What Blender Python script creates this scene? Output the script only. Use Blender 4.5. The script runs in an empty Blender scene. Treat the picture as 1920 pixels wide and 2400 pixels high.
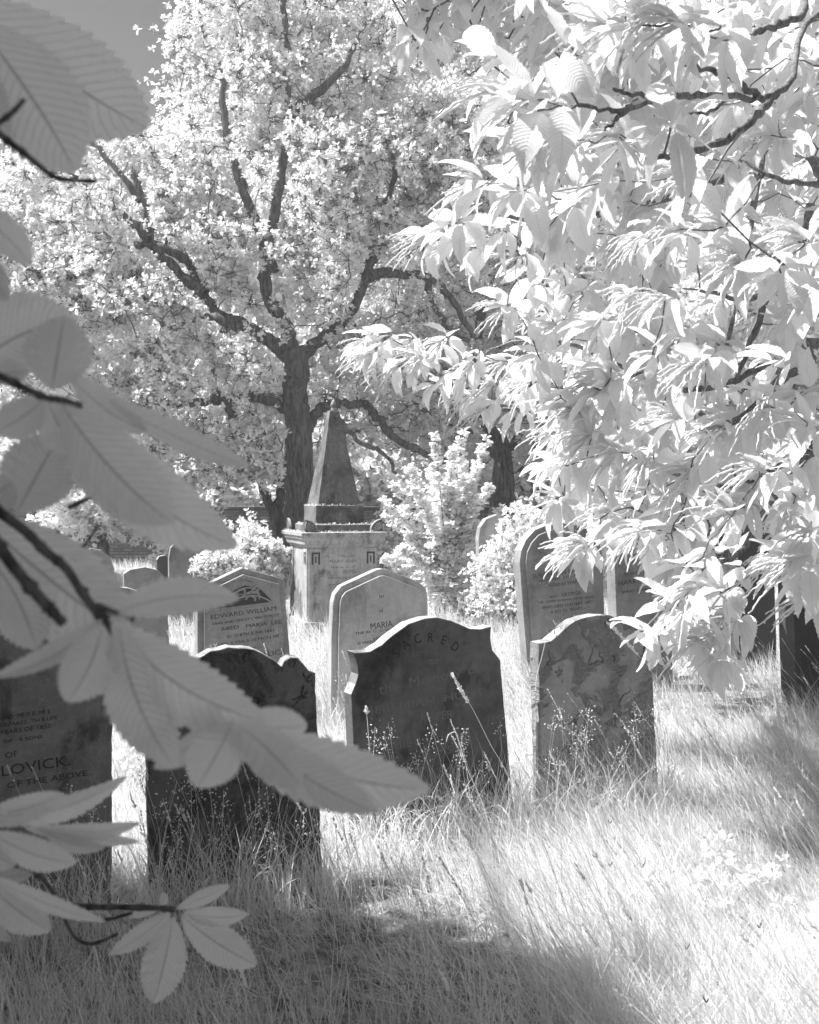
import bpy, bmesh, math, random
import numpy as np
from mathutils import Vector, Matrix

rng = np.random.default_rng(7)
random.seed(7)
sc = bpy.context.scene
col = sc.collection

# ------------------------------------------------------------------ camera, world, sun, exposure
F, CX, HY, EYE = 2400.0, 960.0, 1170.0, 1.6        # focal length, centre column, horizon row (photo pixels), eye height
cam = bpy.data.cameras.new('camera')
camo = bpy.data.objects.new('camera', cam)
col.objects.link(camo)
camo.location = (0, 0, EYE)
camo.rotation_euler = (math.radians(90), 0, 0)
cam.sensor_fit = 'VERTICAL'
cam.sensor_height = 36
cam.sensor_width = 28.8
cam.lens = 36
cam.shift_y = -30 / 2400
cam.clip_start = 0.05
cam.clip_end = 600
cam.dof.use_dof = True
cam.dof.focus_distance = 6.2
cam.dof.aperture_fstop = 6.5
sc.camera = camo

SUN = np.array([-0.57, -0.01, 0.82]); SUN /= np.linalg.norm(SUN)   # towards the sun
elev = math.asin(SUN[2]); azim = math.atan2(SUN[0], SUN[1])
sun = bpy.data.lights.new('sun', 'SUN')
sun.energy = 5.0
sun.angle = math.radians(0.55)
suno = bpy.data.objects.new('sun', sun)
col.objects.link(suno)
suno.rotation_euler = Vector(SUN).to_track_quat('Z', 'Y').to_euler()
w = bpy.data.worlds.new('World')
sc.world = w
w.use_nodes = True
wn = w.node_tree.nodes; wl = w.node_tree.links
sky = wn.new('ShaderNodeTexSky'); sky.sky_type = 'NISHITA'; sky.sun_disc = False
sky.sun_elevation = elev; sky.sun_rotation = azim
sky.air_density = 1.0; sky.dust_density = 0.25
bw = wn.new('ShaderNodeRGBToBW')
bg = wn['Background']; bg.inputs['Strength'].default_value = 0.040
wl.new(sky.outputs[0], bw.inputs[0]); wl.new(bw.outputs[0], bg.inputs[0])
sc.view_settings.view_transform = 'Standard'
sc.view_settings.look = 'None'
sc.view_settings.exposure = 1.14
sc.view_settings.gamma = 1.0
sc.cycles.max_bounces = 10
sc.cycles.diffuse_bounces = 6
sc.cycles.transmission_bounces = 6
sc.cycles.glossy_bounces = 2
sc.cycles.use_denoising = True

# ------------------------------------------------------------------ helpers
def P(px, py, Y):
    """a photo pixel at distance Y as a point in the place"""
    return np.array([(px - CX) / F * Y, Y, EYE - (py - HY) / F * Y])
def nrm(v):
    v = np.asarray(v, float)
    return v / np.maximum(np.linalg.norm(v, axis=-1, keepdims=True), 1e-9)
def tag(o, label=None, cat=None, group=None, kind=None):
    if label: o['label'] = label
    if cat: o['category'] = cat
    if group: o['group'] = group
    if kind: o['kind'] = kind
    return o
def link(o, parent=None):
    col.objects.link(o)
    if parent is not None:
        o.parent = parent
    return o
def empty(name, loc=(0, 0, 0)):
    o = bpy.data.objects.new(name, None)
    o.location = loc; o.empty_display_size = 0.2
    return link(o)
def mk(name, V, faces, mat, parent=None, attrs=None, uv=None, smooth=True, off=None):
    """faces: list of int arrays (n,3) or (n,4)"""
    V = np.asarray(V, np.float32)
    if off is not None: V = V - np.asarray(off, np.float32)
    me = bpy.data.meshes.new(name)
    me.vertices.add(len(V)); me.vertices.foreach_set('co', V.ravel())
    faces = [np.asarray(f, np.int32) for f in faces if len(f)]
    tot = np.concatenate([np.full(len(f), f.shape[1], np.int32) for f in faces])
    idx = np.concatenate([f.ravel() for f in faces])
    st = np.concatenate([[0], np.cumsum(tot)[:-1]]).astype(np.int32)
    me.loops.add(len(idx)); me.loops.foreach_set('vertex_index', idx)
    me.polygons.add(len(tot)); me.polygons.foreach_set('loop_start', st); me.polygons.foreach_set('loop_total', tot)
    me.polygons.foreach_set('use_smooth', np.full(len(tot), smooth, bool))
    if attrs:
        for k, a in attrs.items():
            at = me.attributes.new(k, 'FLOAT', 'POINT'); at.data.foreach_set('value', np.asarray(a, np.float32))
    if uv is not None:
        l = me.uv_layers.new(name='UVMap')
        l.data.foreach_set('uv', np.asarray(uv, np.float32)[idx].ravel())
    me.update(calc_edges=True)
    me.validate()
    me.materials.append(mat)
    return link(bpy.data.objects.new(name, me), parent)
class Acc:
    """collects pieces of one mesh"""
    def __init__(s): s.V = []; s.Q = []; s.T = []; s.A = []; s.U = []; s.n = 0
    def add(s, V, Q=None, T=None, tone=None, uv=None):
        V = np.asarray(V, float)
        if Q is not None and len(Q): s.Q.append(np.asarray(Q) + s.n)
        if T is not None and len(T): s.T.append(np.asarray(T) + s.n)
        s.V.append(V); s.n += len(V)
        s.A.append(np.full(len(V), 1.0) if tone is None else np.broadcast_to(tone, (len(V),)).astype(float))
        s.U.append(np.zeros((len(V), 2)) if uv is None else uv)
    def build(s, name, mat, parent=None, smooth=True, off=None):
        f = []
        if s.Q: f.append(np.concatenate(s.Q))
        if s.T: f.append(np.concatenate(s.T))
        return mk(name, np.concatenate(s.V), f, mat, parent, {'tone': np.concatenate(s.A)}, np.concatenate(s.U), smooth, off)

# ------------------------------------------------------------------ materials (an infrared photograph: everything is grey, leaves are pale)
def newmat(name):
    m = bpy.data.materials.new(name); m.use_nodes = True
    nt = m.node_tree
    b = nt.nodes['Principled BSDF']
    return m, nt, b
def N(nt, t, **kw):
    n = nt.nodes.new(t)
    for k, v in kw.items():
        if k.startswith('i_'): n.inputs[k[2:].replace('_', ' ')].default_value = v
        else: setattr(n, k, v)
    return n
def math_(nt, op, a, b=None, c=None):
    n = nt.nodes.new('ShaderNodeMath'); n.operation = op
    for i, x in enumerate((a, b, c)):
        if x is None: continue
        if hasattr(x, 'node'): nt.links.new(x, n.inputs[i])
        else: n.inputs[i].default_value = x
    return n.outputs[0]
def ramp(nt, fac, stops):
    r = nt.nodes.new('ShaderNodeValToRGB')
    e = r.color_ramp.elements
    while len(e) < len(stops): e.new(0.5)
    for k, (p, v) in enumerate(stops):
        e[k].position = p; e[k].color = (v, v, v, 1)
    nt.links.new(fac, r.inputs[0])
    return r.outputs[0]
def noise(nt, scale, detail=4, rough=0.55, vec=None, dist=0.0):
    n = nt.nodes.new('ShaderNodeTexNoise')
    n.inputs['Scale'].default_value = scale; n.inputs['Detail'].default_value = detail
    n.inputs['Roughness'].default_value = rough; n.inputs['Distortion'].default_value = dist
    if vec is not None: nt.links.new(vec, n.inputs['Vector'])
    return n.outputs['Fac']
def objco(nt, scale=(1, 1, 1)):
    t = nt.nodes.new('ShaderNodeTexCoord'); m = nt.nodes.new('ShaderNodeMapping')
    m.inputs['Scale'].default_value = scale
    nt.links.new(t.outputs['Object'], m.inputs['Vector'])
    return m.outputs[0]
def setcol(nt, b, v):
    nt.links.new(v, b.inputs['Base Color'])
def bump(nt, b, h, strength, dist):
    n = nt.nodes.new('ShaderNodeBump'); n.inputs['Strength'].default_value = strength; n.inputs['Distance'].default_value = dist
    nt.links.new(h, n.inputs['Height']); nt.links.new(n.outputs[0], b.inputs['Normal'])
    return n.outputs[0]
def leaf_mat(name, base, trans, rough=0.55, veins=0.0, spec=0.25):
    m, nt, b = newmat(name)
    at = N(nt, 'ShaderNodeAttribute', attribute_name='tone')
    c = math_(nt, 'MULTIPLY', at.outputs['Fac'], base)
    nb = None
    if veins:
        uv = N(nt, 'ShaderNodeUVMap', uv_map='UVMap'); sx = N(nt, 'ShaderNodeSeparateXYZ')
        nt.links.new(uv.outputs[0], sx.inputs[0])
        av = math_(nt, 'ABSOLUTE', math_(nt, 'SUBTRACT', math_(nt, 'MULTIPLY', sx.outputs[1], 2.0), 1.0))
        q = math_(nt, 'SUBTRACT', math_(nt, 'MULTIPLY', sx.outputs[0], 17.0), math_(nt, 'MULTIPLY', math_(nt, 'POWER', av, 1.25), 2.3))
        fr = math_(nt, 'ABSOLUTE', math_(nt, 'SUBTRACT', math_(nt, 'FRACT', q), 0.5))
        sec = ramp(nt, fr, [(0.0, 1), (0.06, 0.5), (0.14, 0.0)])
        mid = ramp(nt, av, [(0.0, 1), (0.018, 0.9), (0.05, 0.0)])
        line = math_(nt, 'MAXIMUM', math_(nt, 'MULTIPLY', sec, 0.55), mid)
        c = math_(nt, 'MULTIPLY', c, math_(nt, 'SUBTRACT', 1.0, math_(nt, 'MULTIPLY', line, veins)))
        wv = math_(nt, 'SINE', math_(nt, 'MULTIPLY', q, 6.2832))
        fine = noise(nt, 60, 3)
        c = math_(nt, 'MULTIPLY', c, math_(nt, 'ADD', 0.93, math_(nt, 'MULTIPLY', fine, 0.14)))
        bn = nt.nodes.new('ShaderNodeBump'); bn.inputs['Strength'].default_value = 0.35; bn.inputs['Distance'].default_value = 0.002
        nt.links.new(math_(nt, 'SUBTRACT', math_(nt, 'MULTIPLY', wv, 0.5), line), bn.inputs['Height'])
        nb = bn.outputs[0]; nt.links.new(nb, b.inputs['Normal'])
    setcol(nt, b, c)
    b.inputs['Roughness'].default_value = rough
    b.inputs['Specular IOR Level'].default_value = spec
    tr = N(nt, 'ShaderNodeBsdfTranslucent'); nt.links.new(c, tr.inputs['Color'])
    if nb: nt.links.new(nb, tr.inputs['Normal'])
    mx = N(nt, 'ShaderNodeMixShader'); mx.inputs[0].default_value = trans
    nt.links.new(b.outputs[0], mx.inputs[1]); nt.links.new(tr.outputs[0], mx.inputs[2])
    nt.links.new(mx.outputs[0], nt.nodes['Material Output'].inputs['Surface'])
    return m
def bark_mat(name, lo, hi, sc_=(9, 9, 1.6), bs=0.03):
    m, nt, b = newmat(name)
    v = objco(nt, sc_)
    n1 = noise(nt, 2.0, 6, 0.65, v, 0.6)
    n2 = noise(nt, 0.8, 3, 0.5, objco(nt))
    c = math_(nt, 'MULTIPLY', ramp(nt, n1, [(0.35, lo), (0.62, hi)]), math_(nt, 'ADD', 0.6, math_(nt, 'MULTIPLY', n2, 0.8)))
    setcol(nt, b, c); b.inputs['Roughness'].default_value = 0.9; b.inputs['Specular IOR Level'].default_value = 0.1
    bump(nt, b, n1, 0.9, bs)
    return m
def stone_mat(name, lo, hi, lichen=0.0, dark=0.0, cracks=0.0, bs=0.006, streak=0.3, top_grey=0.46):
    """base grey lo..hi, pale lichen spots, dark algae stains, cracked and flaking surface"""
    m, nt, b = newmat(name)
    o = objco(nt)
    big = noise(nt, 3.1, 5, 0.6, o, 0.4)
    mid_ = noise(nt, 22, 6, 0.7, o)
    fine = noise(nt, 150, 4, 0.7, o)
    st = noise(nt, 3.0, 4, 0.6, objco(nt, (7, 7, 0.7)))
    mixv = math_(nt, 'ADD', math_(nt, 'MULTIPLY', big, 0.5), math_(nt, 'ADD', math_(nt, 'MULTIPLY', mid_, 0.3), math_(nt, 'MULTIPLY', fine, 0.2)))
    c = ramp(nt, mixv, [(0.38, lo), (0.62, hi)])
    c = math_(nt, 'MULTIPLY', c, math_(nt, 'ADD', 1.0 - streak * 0.5, math_(nt, 'MULTIPLY', st, streak)))
    h = math_(nt, 'ADD', math_(nt, 'MULTIPLY', mid_, 0.6), math_(nt, 'MULTIPLY', fine, 0.35))
    if dark:
        dn = noise(nt, 2.3, 6, 0.62, objco(nt, (1.3, 1, 0.8)), 0.25)
        dm = ramp(nt, dn, [(0.52, 0.0), (0.60, 1.0)])
        c = math_(nt, 'MULTIPLY', c, math_(nt, 'SUBTRACT', 1.0, math_(nt, 'MULTIPLY', dm, dark)))
    if lichen:
        ln = noise(nt, 34, 5, 0.75, o, 0.3)
        lp = noise(nt, 2.0, 3, 0.5, o)
        lm = math_(nt, 'MULTIPLY', ramp(nt, ln, [(0.55, 0.0), (0.62, 1.0)]), ramp(nt, lp, [(0.4, 0.25), (0.62, 1.0)]))
        c = math_(nt, 'ADD', c, math_(nt, 'MULTIPLY', lm, lichen))
        h = math_(nt, 'ADD', h, math_(nt, 'MULTIPLY', lm, 0.25))
    if cracks:
        wob = noise(nt, 4.5, 4, 0.6, o)
        v = nt.nodes.new('ShaderNodeTexVoronoi'); v.feature = 'DISTANCE_TO_EDGE'; v.inputs['Scale'].default_value = 3.0
        ad = nt.nodes.new('ShaderNodeVectorMath'); ad.operation = 'SCALE'
        nz = nt.nodes.new('ShaderNodeTexNoise'); nz.inputs['Scale'].default_value = 5; nz.inputs['Detail'].default_value = 5
        nt.links.new(o, nz.inputs['Vector'])
        nt.links.new(nz.outputs['Color'], ad.inputs[0]); ad.inputs['Scale'].default_value = 0.55
        a2 = nt.nodes.new('ShaderNodeVectorMath'); a2.operation = 'ADD'
        nt.links.new(o, a2.inputs[0]); nt.links.new(ad.outputs[0], a2.inputs[1])
        nt.links.new(a2.outputs[0], v.inputs['Vector'])
        ck = ramp(nt, v.outputs['Distance'], [(0.0, 1.0), (0.008, 0.6), (0.02, 0.0)])
        ck = math_(nt, 'MULTIPLY', ck, ramp(nt, wob, [(0.53, 0.0), (0.58, 1.0)]))
        fl = ramp(nt, noise(nt, 3.2, 8, 0.62, o, 0.35), [(0.46, 0.0), (0.52, 1.0)])
        h = math_(nt, 'ADD', h, math_(nt, 'MULTIPLY', math_(nt, 'SUBTRACT', math_(nt, 'MULTIPLY', fl, 1.6), math_(nt, 'MULTIPLY', ck, 1.6)), cracks))
        c = math_(nt, 'MULTIPLY', c, math_(nt, 'SUBTRACT', 1.0, math_(nt, 'MULTIPLY', ck, 0.5)))
        c = math_(nt, 'MULTIPLY', c, math_(nt, 'ADD', 0.95, math_(nt, 'MULTIPLY', fl, 0.08)))
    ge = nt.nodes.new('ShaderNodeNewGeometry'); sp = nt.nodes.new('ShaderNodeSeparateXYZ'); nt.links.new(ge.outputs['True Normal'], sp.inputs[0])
    up = ramp(nt, sp.outputs[2], [(0.22, 0.0), (0.45, 1.0)])  # upward faces mixed towards a paler grey
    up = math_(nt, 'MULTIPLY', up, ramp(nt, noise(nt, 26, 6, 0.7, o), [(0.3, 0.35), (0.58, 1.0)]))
    c = math_(nt, 'ADD', math_(nt, 'MULTIPLY', c, math_(nt, 'SUBTRACT', 1.0, up)), math_(nt, 'MULTIPLY', up, top_grey))
    setcol(nt, b, c); b.inputs['Roughness'].default_value = 0.92; b.inputs['Specular IOR Level'].default_value = 0.12
    bump(nt, b, h, 1.0, bs)
    return m
M = {
    'oak': leaf_mat('oak_leaf', 0.94, 0.48, 0.5),
    'far': leaf_mat('far_leaf', 0.90, 0.48, 0.6),
    'shrub': leaf_mat('shrub_leaf', 0.92, 0.40, 0.5),
    'chest': leaf_mat('chestnut_leaf', 0.90, 0.38, 0.42, veins=0.16, spec=0.35),
    'near': leaf_mat('near_leaf', 0.94, 0.45, 0.5, veins=0.45, spec=0.2),
    'catkin': leaf_mat('catkin', 0.85, 0.3, 0.8),
    'grass': leaf_mat('grass', 0.94, 0.46, 0.6, spec=0.2),
    'bark': bark_mat('oak_bark', 0.07, 0.24),
    'twig': bark_mat('twig_bark', 0.05, 0.16, (40, 40, 12), 0.003),
    'twigpale': bark_mat('chestnut_bark', 0.09, 0.30, (30, 30, 8), 0.004),
    'dead': bark_mat('dead_stem', 0.03, 0.08, (40, 40, 12), 0.002),
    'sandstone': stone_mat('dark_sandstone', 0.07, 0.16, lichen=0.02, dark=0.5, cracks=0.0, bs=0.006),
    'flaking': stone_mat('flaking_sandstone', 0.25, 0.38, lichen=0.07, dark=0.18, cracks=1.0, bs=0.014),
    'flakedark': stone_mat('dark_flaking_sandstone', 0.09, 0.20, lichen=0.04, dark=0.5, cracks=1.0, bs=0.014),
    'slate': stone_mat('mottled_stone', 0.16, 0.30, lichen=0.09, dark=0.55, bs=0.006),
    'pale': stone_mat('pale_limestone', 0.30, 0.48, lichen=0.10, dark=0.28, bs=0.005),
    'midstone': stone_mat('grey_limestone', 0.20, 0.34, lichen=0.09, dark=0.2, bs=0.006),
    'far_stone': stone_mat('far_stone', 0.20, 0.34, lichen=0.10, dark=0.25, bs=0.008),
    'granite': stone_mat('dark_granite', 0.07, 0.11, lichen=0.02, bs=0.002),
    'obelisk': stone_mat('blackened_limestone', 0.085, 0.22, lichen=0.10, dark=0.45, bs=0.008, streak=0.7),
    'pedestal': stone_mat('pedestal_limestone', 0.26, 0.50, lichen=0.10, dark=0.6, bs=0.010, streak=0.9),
}
def flat_mat(name, v, rough=0.9):
    m, nt, b = newmat(name)
    c = math_(nt, 'MULTIPLY', math_(nt, 'ADD', 0.7, math_(nt, 'MULTIPLY', noise(nt, 60, 4, 0.7, objco(nt)), 0.6)), v)
    setcol(nt, b, c); b.inputs['Roughness'].default_value = rough; b.inputs['Specular IOR Level'].default_value = 0.1
    return m
M['ink'] = flat_mat('lettering_dark', 0.07)
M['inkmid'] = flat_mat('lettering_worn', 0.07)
M['inkfaint'] = flat_mat('lettering_faint', 0.15)
M['inkpale'] = flat_mat('lettering_on_pedestal', 0.15)
M['cutdark'] = flat_mat('lettering_cut', 0.035)
M['moss'] = flat_mat('moss', 0.7)

# ------------------------------------------------------------------ tubes and branching
def tube(acc, pts, rad, sides=6, tone=1.0):
    pts = np.asarray(pts, float); n = len(pts)
    rad = np.broadcast_to(rad, (n,))
    t = nrm(np.gradient(pts, axis=0))
    ref = np.array([0.13, 0.31, 0.94]) if abs(t[:, 2]).mean() < 0.8 else np.array([0.9, 0.3, 0.2])
    a = nrm(np.cross(t, ref)); b = np.cross(t, a)
    th = np.arange(sides) * 2 * math.pi / sides
    ring = pts[:, None, :] + rad[:, None, None] * (np.cos(th)[None, :, None] * a[:, None, :] + np.sin(th)[None, :, None] * b[:, None, :])
    V = np.concatenate([ring.reshape(-1, 3), pts[-1:]])
    i = np.arange(n - 1)[:, None] * sides; j = np.arange(sides)[None, :]; j2 = (j + 1) % sides
    Q = np.stack([i + j, i + j2, i + sides + j2, i + sides + j], -1).reshape(-1, 4)
    e = (n - 1) * sides
    T = np.stack([e + np.arange(sides), e + (np.arange(sides) + 1) % sides, np.full(sides, n * sides)], -1)
    acc.add(V, Q, T, tone)
def spline(pts, per=6):
    """Catmull-Rom through the points (any number of columns)"""
    p = np.asarray(pts, float)
    if len(p) < 3:
        return np.linspace(p[0], p[-1], per + 1)
    q = np.vstack([2 * p[0] - p[1], p, 2 * p[-1] - p[-2]])
    out = []
    for i in range(1, len(q) - 2):
        a, b, c, d = q[i - 1:i + 3]
        for s in np.linspace(0, 1, per, endpoint=False):
            out.append(0.5 * ((2 * b) + (c - a) * s + (2 * a - 5 * b + 4 * c - d) * s * s + (3 * b - a - 3 * c + d) * s ** 3))
    out.append(q[-2])
    return np.array(out)
class Skel:
    def __init__(s, root):
        s.root = np.asarray(root, float); s.p = []; s.t = []; s.r = []
    def limb(s, acc, pts, r0, r1, sides=9, jit=0.0, per=6, rough=0.06):
        q = spline(pts, per); n = len(q)
        if jit: q[1:-1] += rng.normal(0, jit, (n - 2, 3))
        r = r0 + (r1 - r0) * np.linspace(0, 1, n) ** 0.8
        r = r * (1 + rng.normal(0, rough, n))
        tube(acc, q, r, sides)
        s.add(q, r)
    def add(s, q, r):
        s.p.extend(q[1:]); s.t.extend(nrm(np.gradient(q, axis=0))[1:]); s.r.extend(np.broadcast_to(r, (len(q),))[1:])
    def grow(s, acc, targets, tip=0.007, k=0.016, step=0.4, wpath=0.3, up=0.25, jit=0.05, sides=5, dirs=None, keep=1.0):
        p = np.array(s.p)
        d0 = np.array([np.min(np.linalg.norm(p - t, axis=1)) for t in targets])
        P_ = np.empty((len(p) + len(targets) * 14, 3)); T_ = P_.copy(); R_ = np.empty(len(P_))
        n = len(p); P_[:n] = p; T_[:n] = s.t; R_[:n] = s.r
        ends = {}
        for ti in np.argsort(d0):
            t = targets[ti]
            d = np.linalg.norm(P_[:n] - t, axis=1)
            cost = d + wpath * np.linalg.norm(P_[:n] - s.root, axis=1)
            b = int(np.argmin(cost)); L = d[b]
            if L < 0.02: ends[ti] = T_[b]; continue
            p0 = P_[b]; dr = (t - p0) / L
            out = nrm(dr * 0.75 + np.array([0, 0, up])) if dirs is None else dirs[ti]
            a = p0 + (T_[b] * 0.5 + dr * 0.5) * L * 0.33; c = t - out * L * 0.33
            m = int(min(12, max(4, L / step))) + 1
            u = np.linspace(0, 1, m)[:, None]
            q = (1 - u) ** 3 * p0 + 3 * (1 - u) ** 2 * u * a + 3 * (1 - u) * u * u * c + u ** 3 * t
            q[1:-1] += rng.normal(0, 1, (m - 2, 3)) * jit * min(L, 1.5)
            r0 = max(tip * 1.3, min(R_[b] * 0.72, tip + k * L)); r = r0 + (tip - r0) * u[:, 0] ** 0.8
            tube(acc, q, r, sides if r0 > 0.03 else max(3, sides - 2))
            tt = nrm(np.gradient(q, axis=0)); ends[ti] = tt[-1]
            e = m - 1
            P_[n:n + e] = q[1:]; T_[n:n + e] = tt[1:]; R_[n:n + e] = r[1:]; n += e
        return np.array([ends[i] for i in range(len(targets))])

# ------------------------------------------------------------------ leaves
def frames(d, n):
    """matrices whose columns are leaf length, leaf width, leaf normal"""
    x = nrm(d); z = nrm(n - (n * x).sum(-1, keepdims=True) * x); y = np.cross(z, x)
    return np.stack([x, y, z], -1)
def place(acc, TV, TQ, TU, pos, R, size, tone, wide=None):
    m, k = len(pos), len(TV)
    tv = np.broadcast_to(TV, (m, k, 3)).copy()
    if wide is not None: tv[:, :, 1] *= wide[:, None]
    V = np.einsum('mij,mkj->mki', R, tv) * size[:, None, None] + pos[:, None, :]
    Q = (TQ[None] + (np.arange(m) * k)[:, None, None]).reshape(-1, TQ.shape[1])
    acc.add(V.reshape(-1, 3), Q=Q if Q.shape[1] == 4 else None, T=Q if Q.shape[1] == 3 else None,
            tone=np.repeat(tone, k), uv=np.tile(TU, (m, 1)))
SMALL = np.array([[0, 0, 0], [0.30, 0.27, 0.05], [0.78, 0.30, 0.03], [1, 0, -0.08], [0.30, -0.27, 0.05], [0.78, -0.30, 0.03]])
SMALLQ = np.array([[0, 3, 2, 1], [0, 4, 5, 3]])
SMALLU = np.array([[0, .5], [.3, 1], [.8, 1], [1, .5], [.3, 0], [.8, 0]])
# a lobed leaf for the oaks: irregular edge
LOBED = np.array([[0, 0, 0], [.22, .13, .03], [.34, .27, .05], [.5, .16, .02], [.68, .33, .03], [.84, .2, 0], [1, 0, -.06],
                  [.22, -.13, .03], [.34, -.27, .05], [.5, -.16, .02], [.68, -.33, .03], [.84, -.2, 0], [.5, 0, 0]])
LOBEDQ = np.array([[0, 12, 2, 1], [12, 4, 3, 2], [12, 6, 5, 4], [0, 7, 8, 12], [12, 8, 9, 10], [12, 10, 11, 6]])
LOBEDU = np.stack([LOBED[:, 0], LOBED[:, 1] * 1.5 + .5], -1)
def randdir(n, bias=(0, 0, 0), s=1.0):
    return nrm(rng.normal(0, s, (n, 3)) + np.asarray(bias))
def rosettes(acc, centres, per, n_leaf, spread, size, bias=(0, 0, .35), nbias=(-.42, -.28, .62), tmpl=None, twigs=None, tr=0.003, tone=(0.82, 1.08), keepf=None):
    """per rosettes round every centre, each of n_leaf leaves pointing outwards"""
    tv, tq, tu = tmpl or (SMALL, SMALLQ, SMALLU)
    m = len(centres)
    sp = np.asarray(spread)
    ros = np.repeat(centres, per, 0) + rng.normal(0, 1, (m * per, 3)) * sp
    a = np.repeat(centres, per, 0)
    if keepf is not None:
        kk = keepf(ros); ros = ros[kk]; a = a[kk]
    if twigs is not None:
        k = len(a)
        mid = (a + ros) / 2 + rng.normal(0, .02, (k, 3))
        t = nrm(ros - a); s1 = nrm(np.cross(t, [0.1, 1.0, 0.2])) ; s2 = np.cross(t, s1)
        offs = [s1, -0.5 * s1 + .87 * s2, -0.5 * s1 - .87 * s2]
        V = np.stack([a + tr * 1.5 * o for o in offs] + [mid + tr * 1.2 * o for o in offs] + [ros], 1)
        b = (np.arange(k) * 7)[:, None]
        Q = np.concatenate([b + np.array([[i, (i + 1) % 3, 3 + (i + 1) % 3, 3 + i]]) for i in range(3)])
        T = np.concatenate([b + np.array([[3 + i, 3 + (i + 1) % 3, 6]]) for i in range(3)])
        twigs.add(V.reshape(-1, 3), Q, T)
    pos = np.repeat(ros, n_leaf, 0); k = len(pos)
    d = randdir(k, bias)
    pos = pos + d * size * 0.15
    nn = rng.normal(0, 0.42, (k, 3)) + np.asarray(nbias)
    tn = np.repeat(rng.uniform(tone[0], tone[1], len(ros)), n_leaf) * rng.uniform(.93, 1.07, k)
    place(acc, tv, tq, tu, pos, frames(d, nn), size * rng.uniform(.7, 1.25, k), tn)
def ellipsoid_pts(c, r, n, shell=0.45, zmin=-1.0):
    out = np.zeros((0, 3))
    while len(out) < n:
        v = randdir(n * 2) * (rng.uniform(shell ** 3, 1, n * 2) ** (1 / 3))[:, None]
        v = v[v[:, 2] > zmin]
        out = np.vstack([out, v])
    return np.asarray(c) + out[:n] * np.asarray(r)
def pads(lobes, padr, per):
    """targets gathered in flattened pads, so crowns show clumps and gaps; lobes: (centre, radii, number of pads)"""
    out = []
    for c, r, n in lobes:
        for pc in ellipsoid_pts(c, r, n, 0.35):
            rr = padr * rng.uniform(.6, 1.25)
            out.append(pc + nrm(rng.normal(0, 1, (per, 3))) * (rng.uniform(.3, 1, (per, 1))) * np.array([rr, rr, rr * .5]))
    return np.concatenate(out)
def inframe(p, margin=0, rad=0.0):
    """does a point project into the photograph (photo pixels of margin)?"""
    Y = np.maximum(p[:, 1], 1e-3); margin = margin + rad / np.maximum(Y, .05) * F
    x = CX + p[:, 0] / Y * F; y = HY - (p[:, 2] - EYE) / Y * F
    return (p[:, 1] > 0.02 - rad) & ((p[:, 1] < rad) & (np.linalg.norm(p - [0, 0, EYE], axis=1) < rad * 1.5) | (p[:, 1] >= .02)) & (x > -margin) & (x < 1920 + margin) & (y > -margin) & (y < 2400 + margin)

# ------------------------------------------------------------------ ground
def build_ground():
    m, nt, b = newmat('soil_and_thatch')
    o = objco(nt)
    c = ramp(nt, noise(nt, 9, 8, 0.7, o), [(0.38, 0.13), (0.62, 0.58)])
    setcol(nt, b, c); b.inputs['Roughness'].default_value = 1; b.inputs['Specular IOR Level'].default_value = 0
    bump(nt, b, noise(nt, 30, 6, 0.7, o), 1.0, 0.04)
    n = 60
    g = np.concatenate([-np.geomspace(400, 1, 30), np.geomspace(1, 400, 30)])
    X, Y = np.meshgrid(g, g + 0.0)
    V = np.stack([X.ravel(), Y.ravel(), np.zeros(n * n)], -1)
    i = np.arange(n - 1); I, J = np.meshgrid(i, i); I = I.ravel(); J = J.ravel()
    Q = np.stack([J * n + I, J * n + I + 1, (J + 1) * n + I + 1, (J + 1) * n + I], -1)
    tag(mk('ground', V, [Q], m), kind='structure')
build_ground()

# ------------------------------------------------------------------ headstones
class Pl:
    """a plane through the point seen at (px,py) at distance Y, turned by yaw (right end farther), leaning back by lean"""
    def __init__(s, px, py, Y, yaw, lean=0.0):
        ya = math.radians(yaw); le = math.radians(lean)
        s.o = P(px, py, Y)
        s.u = np.array([math.cos(ya), math.sin(ya), 0])
        n0 = np.array([math.sin(ya), -math.cos(ya), 0]); z = np.array([0, 0, 1.0])
        s.w = z * math.cos(le) - n0 * math.sin(le)
        s.n = n0 * math.cos(le) + z * math.sin(le)
        s.Y = Y
    def at(s, px, py, proud=0.0):
        o = s.o + s.n * proud
        r = np.array([(px - CX) / F, 1, -(py - HY) / F]); c = np.array([0, 0, EYE])
        t = np.dot(o - c, s.n) / np.dot(r, s.n)
        p = c + r * t - o
        return np.array([np.dot(p, s.u), np.dot(p, s.w)])
    def matrix(s):
        m = Matrix.Identity(4)
        for i in range(3):
            m[i][0] = s.u[i]; m[i][1] = -s.n[i]; m[i][2] = s.w[i]; m[i][3] = s.o[i]
        return m
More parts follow.
